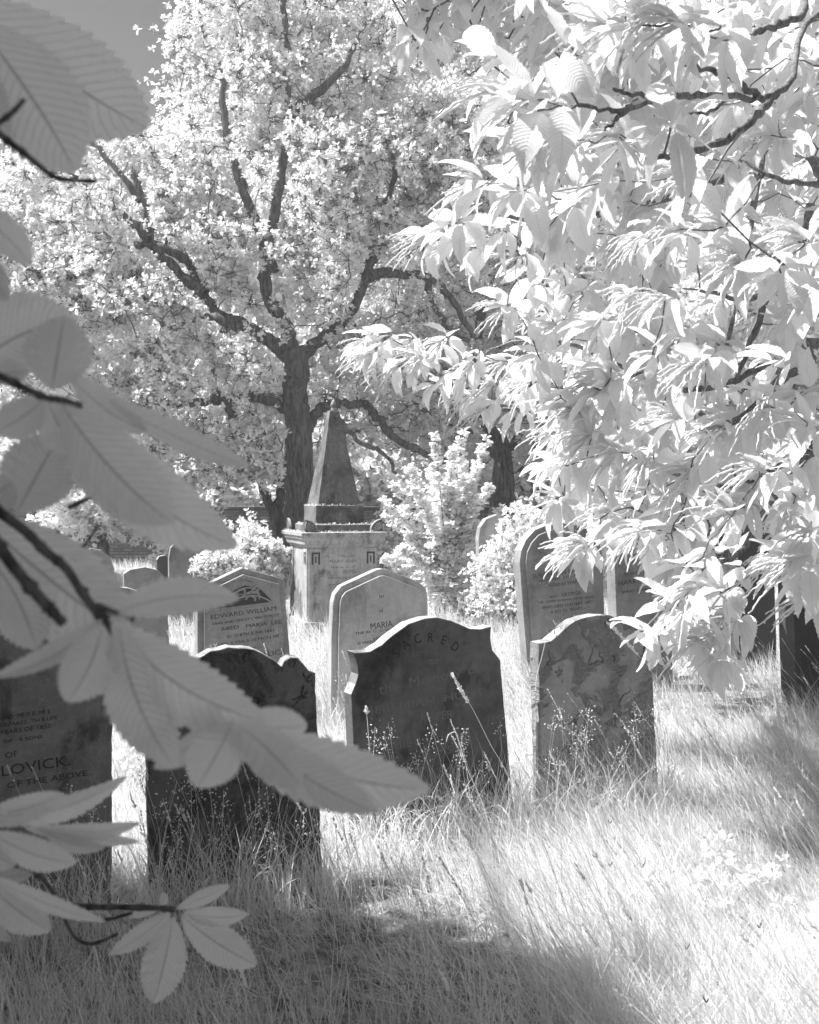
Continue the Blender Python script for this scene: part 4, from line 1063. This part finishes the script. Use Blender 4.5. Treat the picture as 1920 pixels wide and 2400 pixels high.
def left_chestnut():
    root = np.array([-2.6, -.9, -.05]); e = empty('chestnut_tree', root)
    tag(e, 'sweet chestnut over the camera whose large shaded leaves hang in from the left', 'tree')
    tk = Acc(); br = Acc(); lf = Acc(); ck = Acc()
    sk = Skel(root)
    sk.limb(tk, [root, root + [.1, 0, 1.5], root + [0, .1, 3.0], root + [.2, .3, 5.0], root + [.3, .5, 7.5]], .32, .08, 12)
    for q in ([(-2.5, -.8, 2.6), (-2.6, .6, 3.4), (-2.9, 2.2, 4.0), (-3.3, 4.0, 4.4)], [(-2.5, -.8, 3.0), (-1.9, .6, 3.8), (-1.4, 1.6, 4.6), (-1.2, 2.6, 5.2)],
              [(-2.5, -.8, 3.6), (-3.2, 1.0, 5.0), (-3.8, 3.0, 6.0), (-4.2, 5.0, 6.6)], [(-2.5, -.8, 2.0), (-2.0, .0, 2.3), (-1.4, .7, 2.4), (-.9, 1.0, 2.25)],
              [(-2.5, -.8, 1.5), (-1.9, .1, 1.6), (-1.2, .8, 1.6), (-.75, 1.1, 1.45)]):
        sk.limb(br, [np.array(p, float) for p in q], .07, .02, 7)
    # twigs seen in the photograph (photo pixels, distance)
    tw = [
        ([(-60, 250, .98), (0, 315, .97), (60, 362, .96), (120, 410, .96), (165, 422, .96), (227, 425, .96)], .0036, .0022),
        ([(-60, 330, .97), (15, 275, .96), (38, 255, .96), (57, 232, .96)], .0028, .0022),
        ([(-80, 850, .95), (0, 882, .95), (70, 915, .95), (110, 932, .96), (150, 938, .965), (190, 950, .98)], .0042, .0026),
        ([(-80, 1130, .95), (0, 1200, .95), (60, 1245, .95), (110, 1295, .95), (155, 1332, .95), (200, 1400, .95), (235, 1438, .95), (255, 1450, .95)], .0052, .0036),
        ([(-80, 1180, .9), (0, 1285, .9), (30, 1325, .9), (75, 1380, .9), (120, 1430, .9), (150, 1462, .9)], .0060, .0044),
        ([(195, 1380, .96), (212, 1415, .95), (232, 1450, .94)], .0034, .0026),
        ([(225, 1418, .95), (262, 1432, .95), (290, 1440, .96), (314, 1452, .96)], .0028, .0024),
        ([(245, 1455, 1.0), (340, 1560, 1.03), (420, 1640, 1.03), (480, 1685, .98), (536, 1705, .965)], .0036, .0030),
        ([(262, 1500, .99), (268, 1570, 1.0), (300, 1575, 1.0)], .0034, .003),
        ([(160, 1190, 1.05), (200, 1172, 1.05), (232, 1155, 1.05)], .0028, .0022),
        ([(130, 1240, 1.2), (180, 1290, 1.2), (232, 1232, 1.2)], .002, .0015),
        ([(-60, 2010, 1.2), (20, 2015, 1.25), (70, 2035, 1.3), (100, 2060, 1.3)], .0035, .003),
        ([(-80, 2090, 1.5), (60, 2110, 1.5), (180, 2124, 1.5), (290, 2126, 1.5), (365, 2128, 1.5), (410, 2132, 1.5)], .0050, .0038),
        ([(100, 2060, 1.5), (180, 2150, 1.5), (245, 2156, 1.5), (310, 2140, 1.5)], .003, .0022),
        ([(150, 2150, 1.5), (175, 2195, 1.5), (215, 2212, 1.5), (275, 2190, 1.5)], .0028, .0022),
    ]
    for q, a, b in tw:
        pts = spline([P(*z) for z in q], 7); n = len(pts)
        r = np.linspace(a, b, n) * (1 + .35 * (rng.uniform(0, 1, n) < .16)) * rng.uniform(.93, 1.07, n)
        tws = Acc(); tube(tws, pts, r, 8); tws.build('twig', M['twig'], e, off=root)
    starts = np.array([P(*q[0][0]) for q in tw if q[0][0][0] < 0])
    sk.grow(br, starts, tip=.005, k=.008, step=.15, wpath=.1, up=-.1)
    # leaves seen in the photograph
    LV = [  # base, tip, width, Yb, Yt, bow, roll, tone
        ((-90, -10), (345, 300), 250, 1.25, 1.25, -.03, .1, 1.0), ((-70, 40), (176, 402), 240, 1.05, 1.1, .04, .1, .96), ((-90, 60), (18, 330), 110, 1.0, 1.02, -.04, .1, .80),
        ((-110, 470), (75, 622), 90, 1.0, 1.0, .05, .2, 1.0), ((-120, 560), (20, 700), 90, 1.0, 1.0, .0, .2, .8),
        ((-60, 860), (178, 752), 190, 1.06, 1.06, .08, .1, .95), ((122, 912), (150, 742), 158, 1.02, 1.05, .0, .0, .85), ((-60, 900), (70, 870), 60, .98, .98, .05, .3, .9),
        ((108, 930), (-14, 1012), 98, 1.0, .98, .05, .1, .92), ((108, 932), (168, 1060), 105, 1.02, 1.0, .0, .1, .9),
        ((140, 940), (402, 1225), 180, .98, .96, -.05, .1, 1.0), ((165, 945), (556, 1282), 175, 1.0, .98, -.09, .0, 1.03),
        ((155, 872), (345, 1010), 75, 1.04, 1.02, -.10, .5, .88), ((250, 935), (585, 1092), 62, 1.02, 1.0, -.07, .6, .92),
        ((38, 1204), (138, 1020), 178, 1.0, 1.04, .0, .0, .78), ((-60, 1190), (28, 1130), 100, .98, .98, .0, .1, .85),
        ((-60, 1200), (300, 1490), 250, 1.05, 1.03, -.02, .1, .95), ((-30, 1300), (85, 1520), 150, 1.0, 1.0, .05, .1, .95),
        ((255, 1442), (562, 1402), 92, .95, .97, .06, .3, .95), ((240, 1452), (-20, 1590), 62, .94, .94, .10, .4, .9),
        ((240, 1462), (158, 1645), 130, .94, .92, .06, .1, .97), ((262, 1460), (618, 1690), 168, .95, .97, -.08, .1, 1.0),
        ((280, 1470), (410, 1800), 150, .94, .95, -.07, .1, .96), ((420, 1660), (312, 1738), 75, .97, .97, .05, .2, .95),
        ((530, 1660), (440, 1700), 70, .97, .97, .0, .2, .95), ((545, 1690), (462, 1845), 132, .96, .95, .03, .1, 1.0), ((500, 1690), (360, 1800), 60, .98, .98, .05, .4, .9),
        ((520, 1700), (1008, 1850), 165, .97, .99, -.06, .1, 1.0), ((600, 1720), (884, 1902), 105, .97, .97, -.08, .3, .95), ((560, 1690), (720, 1700), 110, .97, .99, -.05, .2, 1.02),
        ((560, 1700), (705, 1842), 120, .96, .96, .04, .1, .97),
        ((-40, 1910), (298, 1818), 62, 1.15, 1.15, -.08, .35, 1.0), ((-60, 1920), (150, 1862), 70, 1.15, 1.15, -.02, .3, 1.0), ((60, 1942), (330, 1928), 40, 1.2, 1.2, -.10, .5, .95),
        ((70, 1935), (330, 1972), 32, 1.2, 1.2, -.08, .6, .95), ((-20, 1950), (180, 2022), 75, 1.1, 1.1, -.08, .2, .97), ((100, 1945), (245, 1988), 40, 1.2, 1.2, -.05, .4, .9),
        ((-60, 1950), (35, 2030), 80, 1.1, 1.1, -.05, .1, .85), ((-20, 2055), (248, 2160), 40, 1.15, 1.15, -.06, .4, .95), ((-40, 2060), (118, 2182), 95, 1.15, 1.15, -.03, .1, .92),
        ((-60, 2150), (28, 2205), 30, 1.1, 1.1, -.05, .3, .8), ((-40, 2040), (75, 2050), 40, 1.2, 1.2, -.05, .4, .8),
        ((400, 2138), (256, 2238), 52, 1.5, 1.48, .05, .2, .9), ((405, 2150), (360, 2352), 108, 1.5, 1.45, .02, .0, .92), ((425, 2145), (602, 2262), 88, 1.5, 1.48, -.04, .1, .92),
        ((430, 2138), (582, 2142), 45, 1.5, 1.5, -.08, .3, .95), ((415, 2130), (540, 2075), 34, 1.5, 1.52, -.03, .4, .92), ((380, 2128), (385, 2092), 24, 1.5, 1.5, .0, .3, .85),
        ((370, 2130), (300, 2150), 24, 1.5, 1.5, .0, .3, .85),
    ]
    for b, t, wpx, yb, yt, bow, roll, tone in LV:
        near_leaf(e, b, t, wpx, yb, yt, bow, roll * (1 if rng.uniform() < .5 else -1), rng.uniform(.12, .34), tone, off=root)
    # crown out of the picture, up towards the sun from the shaded grass
    T = []
    shade = []
    while len(shade) < 600:
        g = np.array([rng.uniform(-3.2, 1.6), rng.uniform(.4, 4.4), rng.uniform(0, .4)])
        # edge of the shade on the ground: left part reaches farther
        lim = 3.62 + .35 * min(1, max(0, -g[0] - .5)) - .35 * max(0, g[0] + .3) - 2.4 * max(0, g[0] - .0) + .22 * math.sin(g[0] * 5.1) * math.sin(g[0] * 2.3 + 1)
        if g[1] > lim - abs(rng.normal(0, .34)): continue
        shade.append(g)
    for g in shade:
        t = rng.uniform(2.6, 8.0); T.append(g + SUN * t)
    for _ in range(150):          # shade for the hanging leaves
        g = P(rng.uniform(-100, 950), rng.uniform(0, 2300), rng.uniform(.9, 1.5)); T.append(g + SUN * rng.uniform(.8, 3.5))
    for _ in range(420):          # unseen crown overhead and behind, added to block sky light
        T.append(np.array([rng.uniform(-4.5, 3.2), rng.uniform(-4, 2.6), rng.uniform(2.9, 6.0)]))
    for _ in range(110):          # unseen clusters added to shade the drooping top spray
        g = P(rng.uniform(940, 1500), rng.uniform(-20, 150), rng.uniform(5, 6.2)); T.append(g + SUN * rng.uniform(1.3, 3.2))
    for _ in range(160):
        g = P(rng.uniform(-150, 620), rng.uniform(1900, 2400), rng.uniform(1.4, 3)); T.append(g + SUN * rng.uniform(1.5, 5))
    T = np.array(T); T = T[~inframe(T, 60, .36)]; T = T[~lit_ground(T) | (T[:, 1] > 4.6)]
    T = T[(T[:, 2] > 1.9) & (T[:, 2] < 9)]
    d = nrm(np.stack([rng.uniform(-.2, .8, len(T)), rng.uniform(-.5, .8, len(T)), -rng.uniform(0, .6, len(T))], -1))
    sk.grow(br, T, tip=.004, k=.009, step=.4, wpath=.25, dirs=d, sides=5)
    for t, dd in zip(T, d): chest_cluster(lf, ck, t, dd, .24, 11, 0)
    C = [np.array([rng.uniform(-6, 3.0), rng.uniform(-6, 2.9), rng.uniform(3.0, 7.5)]) for _ in range(1500)]  # unseen canopy and side foliage, thickened to darken the near grass
    C += [np.array([rng.uniform(-5, -1.1), rng.uniform(-2.5, 2.6), rng.uniform(.7, 3.2)]) for _ in range(420)]
    C += [g + SUN * rng.uniform(3.2, 9) for g in shade] + [g + SUN * rng.uniform(3.2, 9) for g in shade]
    C += [g + SUN * rng.uniform(3.2, 9) for g in shade] + [g + SUN * rng.uniform(3.2, 9) for g in shade]
    C = np.array(C) + rng.normal(0, .12, (len(C), 3)); C = C[~inframe(C, 60, .42)]; C = C[~lit_ground(C)]; C = C[C[:, 2] > .5]
    C = C[np.linalg.norm(C - [0, 0, EYE], axis=1) > 1.1]
    rosettes(lf, C, 3, 9, (.16, .16, .10), .21, tmpl=(LOBED, LOBEDQ, LOBEDU), twigs=br, tr=.003)
    T2 = np.array([P(rng.uniform(960, 1490), y_, rng.uniform(5.0, 6.4)) for y_ in rng.uniform(-60, 120, 46)])
    d2 = nrm(np.stack([rng.uniform(-.4, .6, len(T2)), rng.uniform(-.2, .6, len(T2)), -rng.uniform(.2, 1., len(T2))], -1))
    sk.grow(br, T2, tip=.005, k=.008, step=.3, wpath=.25, dirs=d2, sides=5)
    for t, dd in zip(T2, d2): chest_cluster(lf, ck, t, dd, .17, 9, 0)
    # a drooping spray in shade across the top middle of the picture
    tk.build('trunk', M['bark'], e, off=root); br.build('branches', M['twigpale'], e, off=root)
    lf.build('crown', M['chest'], e, off=root)
left_chestnut()

# ------------------------------------------------------------------ grass
def vnoise(x, y, s, seed):
    r = np.random.default_rng(seed); g = r.uniform(0, 1, (64, 64))
    X = x * s; Y = y * s; xi = np.floor(X).astype(int); yi = np.floor(Y).astype(int); fx = X - xi; fy = Y - yi
    fx = fx * fx * (3 - 2 * fx); fy = fy * fy * (3 - 2 * fy)
    G = lambda a, b: g[a % 64, b % 64]
    return (G(xi, yi) * (1 - fx) + G(xi + 1, yi) * fx) * (1 - fy) + (G(xi, yi + 1) * (1 - fx) + G(xi + 1, yi + 1) * fx) * fy
def blades(acc, x, y, h, wd, lean, th, curl, tone, segs=4):
    m = len(x); u = np.linspace(0, 1, segs + 1)
    d = np.stack([np.cos(th), np.sin(th), np.zeros(m)], -1)
    ang0 = lean[:, None] + curl[:, None] * u[None] ** 1.2            # angle from the vertical along the blade
    st = h[:, None] / segs
    dx = np.sin(ang0) * st; dz = np.cos(ang0) * st
    cx = np.concatenate([np.zeros((m, 1)), np.cumsum(dx[:, :-1], 1)], 1); cz = np.concatenate([np.zeros((m, 1)), np.cumsum(dz[:, :-1], 1)], 1)
    c = np.stack([x, y, np.zeros(m)], -1)[:, None] + d[:, None] * cx[:, :, None]; c[:, :, 2] += cz - .01
    c[:, :, 2] = np.maximum(c[:, :, 2], .005)
    tw = th + np.pi / 2 + rng.uniform(-1.2, 1.2, m)
    s = np.stack([np.cos(tw), np.sin(tw), np.zeros(m)], -1)[:, None]
    ww = (wd[:, None] * (1 - u[None] ** 2.2) * .5)[:, :, None]
    Lf = c - s * ww; Rt = c + s * ww
    V = np.concatenate([np.stack([Lf[:, :-1], Rt[:, :-1]], 2).reshape(m, -1, 3), c[:, -1:]], 1); k = V.shape[1]
    b = (np.arange(m) * k)[:, None]
    i = (np.arange(segs - 1) * 2)[None]
    Q = np.stack([b + i, b + i + 1, b + i + 3, b + i + 2], -1).reshape(-1, 4)
    e = (segs - 1) * 2
    T = np.concatenate([b + e, b + e + 1, b + e + 2], 1)
    acc.add(V.reshape(-1, 3), Q, T, np.repeat(tone, k))
    return c
def field(n, y0, y1, pw):
    """roots spread over the ground the picture sees and a margin, thinning with distance"""
    u = rng.uniform(0, 1, n); a = 2 - pw
    y = (y0 ** a + u * (y1 ** a - y0 ** a)) ** (1 / a)
    hw = .47 * y + .5
    return rng.uniform(-1, 1, n) * hw, y
def grass():
    near = Acc(); 
    x, y = field(150000, 1.7, 7.5, 1.1)
    thin = (y < 4.05 - .3 * np.clip(x, -.5, 2)) & (x < .5) & (rng.uniform(0, 1, len(x)) < .30 + .55 * vnoise(x, y, 5.0, 41))
    x, y = x[~thin], y[~thin]; m = len(x)
    nz = vnoise(x, y, 1.3, 3); nz2 = vnoise(x, y, 4.0, 5)
    shade = y < 3.6
    h = (.07 + .13 * nz + .11 * nz2) * rng.uniform(.5, 1.5, m) * np.where((x < .0) & (y > 2.9) & (y < 4.3), .72, 1)
    th = np.pi + 3.2 * (vnoise(x, y, .9, 9) - .5) + rng.normal(0, .9, m)
    lean = np.abs(rng.normal(.5, .5, m)); curl = rng.uniform(.1, 2.0, m)
    tone = (.80 + .28 * nz2) * rng.uniform(.75, 1.15, m)
    blades(near, x, y, h, rng.uniform(.0015, .0034, m) * rng.choice([1, 1, 1, 1, 2.3], m), lean, th, curl, np.clip(tone, .4, 1.15), 4)
    # fine tall stems
    x, y = field(9000, 1.7, 9, 1.0); m = len(x)
    right = np.clip((x / y) * 2.2 + .3, 0, 1)
    lean = .12 + .5 * right * rng.uniform(.3, 1.2, m) + np.abs(rng.normal(0, .1, m)); th = np.pi + rng.normal(0, .45, m)
    blades(near, x, y, rng.uniform(.22, .5, m) * np.where((y < 4.2) & (x < .4), .8, 1), rng.uniform(.0012, .0022, m), lean, th, rng.uniform(.0, .5, m), rng.uniform(.5, .95, m), 5)
    m = 3000; y = rng.uniform(1.9, 3.2, m); x = rng.uniform(-.6, .42, m) * y
    blades(near, x, y, rng.uniform(.16, .38, m), rng.uniform(.0018, .0042, m), np.abs(rng.normal(.12, .16, m)), rng.uniform(0, 6.28, m), rng.uniform(.1, 1.3, m), rng.uniform(.6, 1.05, m), 6)
    # long leaning stems that come in from the right
    m = 2600; y = rng.uniform(2.2, 5.6, m); x = y * rng.uniform(.16, .62, m)
    k_ = vnoise(x, y, 1.4, 31) + rng.normal(0, .1, m) > .42; x, y = x[k_], y[k_]; m = len(x)
    blades(near, x, y, rng.uniform(.35, .8, m), rng.uniform(.0018, .0034, m), rng.normal(.62, .14, m), np.pi + rng.normal(0, .22, m), rng.uniform(-.1, .5, m), rng.uniform(.7, 1.05, m), 6)
    tag(near.build('long_grass', M['grass'], smooth=True), 'long pale tangled meadow grass round the nearer graves', 'grass', kind='stuff')
    far = Acc()
    x, y = field(110000, 7.3, 34, 1.25); m = len(x)
    nz = vnoise(x, y, .8, 13); k = y / 10
    blades(far, x, y, (.15 + .24 * nz) * rng.uniform(.6, 1.4, m), rng.uniform(.004, .008, m) * k ** .8, np.abs(rng.normal(.4, .35, m)), np.pi + rng.normal(0, 1.1, m), rng.uniform(.1, 1.4, m), (.84 + .24 * nz) * rng.uniform(.85, 1.1, m), 3)
    # beyond the sides of the picture, sparse
    tag(far.build('distant_grass', M['grass'], smooth=True), 'pale meadow grass running back to the trees', 'grass', kind='stuff')
    # taller arching tufts at the feet of the stones
    tf = Acc()
    feet = []
    for pl, xa, xb, n in ((p2, 352, 757, 420), (p3, 836, 1208, 560), (p4, 1272, 1546, 430), (p1, -60, 262, 260), (p5, 463, 690, 160), (p6, 776, 1004, 190), (p7, 1240, 1420, 120), (p10, 1868, 1990, 110)):
        px = rng.uniform(xa - 15, xb + 15, n); q = np.array([pl.at(a, HY + F * EYE / pl.Y) for a in px])
        w3 = pl.o + q[:, :1] * pl.u + pl.n * np.abs(rng.normal(.05, .12, n))[:, None]
        feet.append(w3[:, :2])
    g = np.concatenate(feet); m = len(g)
    th = rng.uniform(0, 6.28, m)
    blades(tf, g[:, 0], g[:, 1], rng.uniform(.14, .50, m), rng.uniform(.0025, .0065, m), np.abs(rng.normal(.05, .14, m)), th, rng.uniform(.4, 2.9, m), rng.uniform(.85, 1.15, m), 9)
    # thin straight ones
    m2 = 900; idx = rng.integers(0, m, m2); gg = g[idx] + rng.normal(0, .06, (m2, 2))
    blades(tf, gg[:, 0], gg[:, 1], rng.uniform(.2, .6, m2), rng.uniform(.0015, .003, m2), np.abs(rng.normal(.2, .2, m2)), rng.uniform(0, 6.28, m2), rng.uniform(0, .8, m2), rng.uniform(.8, 1.1, m2), 5)
    tag(tf.build('tufted_grass', M['grass']), 'taller arching grass blades at the feet of the headstones', 'grass', kind='stuff')
    # seed heads
    sd = Acc()
    x, y = field(620, 2.2, 8.5, .9)
    for a, b in zip(x, y):
        H = rng.uniform(.38, .68); ln = rng.uniform(.05, .25) + max(0, a / b) * .9; th = math.pi + rng.normal(0, .5)
        u = np.linspace(0, 1, 8)[:, None]
        tipv = np.array([math.cos(th) * math.sin(ln), math.sin(th) * math.sin(ln), math.cos(ln)])
        q = np.array([a, b, 0.0]) + tipv * H * u + np.array([math.cos(th), math.sin(th), -.3]) * (.12 * H * u ** 2)
        tube(sd, q, .0009, 3, .7)
        t = nrm(q[-1] - q[-2]); L = rng.uniform(.035, .075); n = 7
        s = q[-1] + t * L * np.linspace(0, 1, n)[:, None]
        m = 22; ww = rng.integers(0, n, m); pos = s[ww]; tn = rng.uniform(.7, 1.0)
        place(sd, SMALL, SMALLQ, SMALLU, pos, frames(nrm(t + rng.normal(0, .22, (m, 3))), randdir(m)), rng.uniform(.008, .015, m), np.full(m, tn), np.full(m, .6))
    # airy panicles by the front stones
    for _ in range(90):
        i = rng.integers(0, len(g)); b0 = np.array([g[i, 0] + rng.normal(0, .04), g[i, 1] - abs(rng.normal(0, .08)), 0]); H = rng.uniform(.3, .62)
        top = b0 + np.array([rng.normal(0, .07), rng.normal(0, .05), H]); q = spline([b0, (b0 + top) / 2 + rng.normal(0, .015, 3), top], 5)
        tube(sd, q, .0009, 3, .9)
        m = 26; pos = top + nrm(rng.normal(0, 1, (m, 3))) * rng.uniform(.01, .05, (m, 1)) * [1, 1, 1.5] - [0, 0, .04]
        place(sd, SMALL, SMALLQ, SMALLU, pos, frames(randdir(m, (0, 0, .8)), randdir(m)), rng.uniform(.007, .012, m), np.full(m, 1.0), np.full(m, .8))
    tag(sd.build('seeding_grass', M['grass']), 'grass stems carrying grey seed heads', 'grass', kind='stuff')
    wd = Acc()
    x, y = field(1200, 3.7, 7.0, 1.0); keep = vnoise(x, y, 1.7, 21) + rng.normal(0, .12, len(x)) > .74; x, y = x[keep], y[keep]
    for a, b in zip(x, y):
        c0 = np.array([a, b, 0.0]); hh = rng.uniform(.02, .11)
        rosettes(wd, c0[None] + [0, 0, hh], 3, 6, (.03, .03, .03), rng.uniform(.02, .045), nbias=(-.1, -.1, 1.))
    tag(wd.build('low_weeds', M['shrub'], smooth=False), 'low leafy weeds growing in patches through the nearer grass', 'weeds', kind='stuff')
    # short dark dead stems lying in the grass
    dd = Acc()
    for (px, py) in [(1395, 2010), (1430, 2030), (1505, 2035), (1610, 2225), (1780, 2175), (1655, 2350), (1430, 1930), (770, 1905), (1645, 1735)]:
        Y = F * (EYE - .22) / (py - HY); c = P(px, py, Y)
        for s in (-1, 1):
            v = np.array([s * rng.uniform(.006, .014), 0, rng.uniform(.012, .028)])
            tube(dd, np.array([c, c + v * .5 + [0, 0, -.001], c + v]), [.0012, .0024, .0008], 5)
    tag(dd.build('dead_stems', M['dead']), 'short black dead stems caught in the pale grass', 'dead stems', kind='stuff')
grass()

# ------------------------------------------------------------------ single stalks that stand out against the stones
def stalk(label, pts, head, r=.0012, barbs=True):
    q = spline([P(*p) for p in pts], 8); base = q[0]
    e = empty('grass_stalk', base); tag(e, label, 'grass stalk', 'tall single grass stalks before the headstones')
    a = Acc(); tube(a, q, np.linspace(r * 1.3, r * .8, len(q)), 5, 1.0); a.build('stem', M['grass'], e, off=base)
    if head:
        n0 = int(len(q) * (1 - head)); h = q[n0:]; a = Acc()
        for i in range(len(h) - 1):
            t = nrm(h[i + 1] - h[i])
            for s in np.linspace(0, 1, 3, endpoint=False):
                m = 3; pos = np.repeat((h[i] + (h[i + 1] - h[i]) * s)[None], m, 0); dr = nrm(t + rng.normal(0, .28, (m, 3)))
                place(a, SMALL, SMALLQ, SMALLU, pos, frames(dr, randdir(m)), rng.uniform(.014, .022, m), np.full(m, 1.05), np.full(m, .7))
        a.build('seed_head', M['grass'], e, off=base)
stalk('long stalk with a pale seed head slanting across the blackened SACRED headstone', [(1215, 1960, 4.7), (1195, 1830, 4.65), (1150, 1745, 4.6), (1110, 1665, 4.6), (1085, 1625, 4.6), (1061, 1582, 4.6)], .32)
stalk('seed headed stalk leaning over the top of the cracked right hand headstone', [(1560, 1880, 4.9), (1545, 1680, 4.9), (1530, 1580, 4.9), (1490, 1530, 4.9), (1455, 1490, 4.9), (1427, 1462, 4.9)], .42)
stalk('thin bare stalk rising beside the left edge of the cracked headstone', [(1262, 1880, 5.0), (1258, 1700, 5.0), (1256, 1600, 5.0), (1270, 1540, 5.0), (1278, 1505, 5.0)], 0)
stalk('bent grass stem with folded blades before the lower part of the SACRED headstone', [(1150, 1950, 4.6), (1130, 1880, 4.6), (1095, 1800, 4.6), (1075, 1735, 4.6), (1068, 1716, 4.6), (1052, 1722, 4.6), (1046, 1738, 4.6)], 0, .002)
stalk('short feathery grass stalk before the left part of the SACRED headstone', [(870, 1960, 4.6), (868, 1800, 4.6), (862, 1700, 4.6), (858, 1660, 4.6)], .2)

# ------------------------------------------------------------------ added haze volume: lifts the far blacks like veiling flare
def haze():
    m = bpy.data.materials.new('air'); m.use_nodes = True; nt = m.node_tree
    nt.nodes.remove(nt.nodes['Principled BSDF'])
    v = nt.nodes.new('ShaderNodeVolumePrincipled'); v.inputs['Density'].default_value = 0.003; v.inputs['Color'].default_value = (.98, .98, .98, 1)
    v.inputs['Anisotropy'].default_value = 0.2
    nt.links.new(v.outputs[0], nt.nodes['Material Output'].inputs['Volume'])
    bm = bmesh.new(); bmesh.ops.create_cube(bm, size=1)
    bmesh.ops.scale(bm, vec=(900, 900, 22), verts=bm.verts); bmesh.ops.translate(bm, vec=(0, 0, 10), verts=bm.verts)
    me = bpy.data.meshes.new('haze'); bm.to_mesh(me); bm.free(); me.materials.append(m)
    tag(link(bpy.data.objects.new('haze', me)), 'thin added haze that lifts the blacks over the churchyard', 'haze', kind='stuff')
haze()
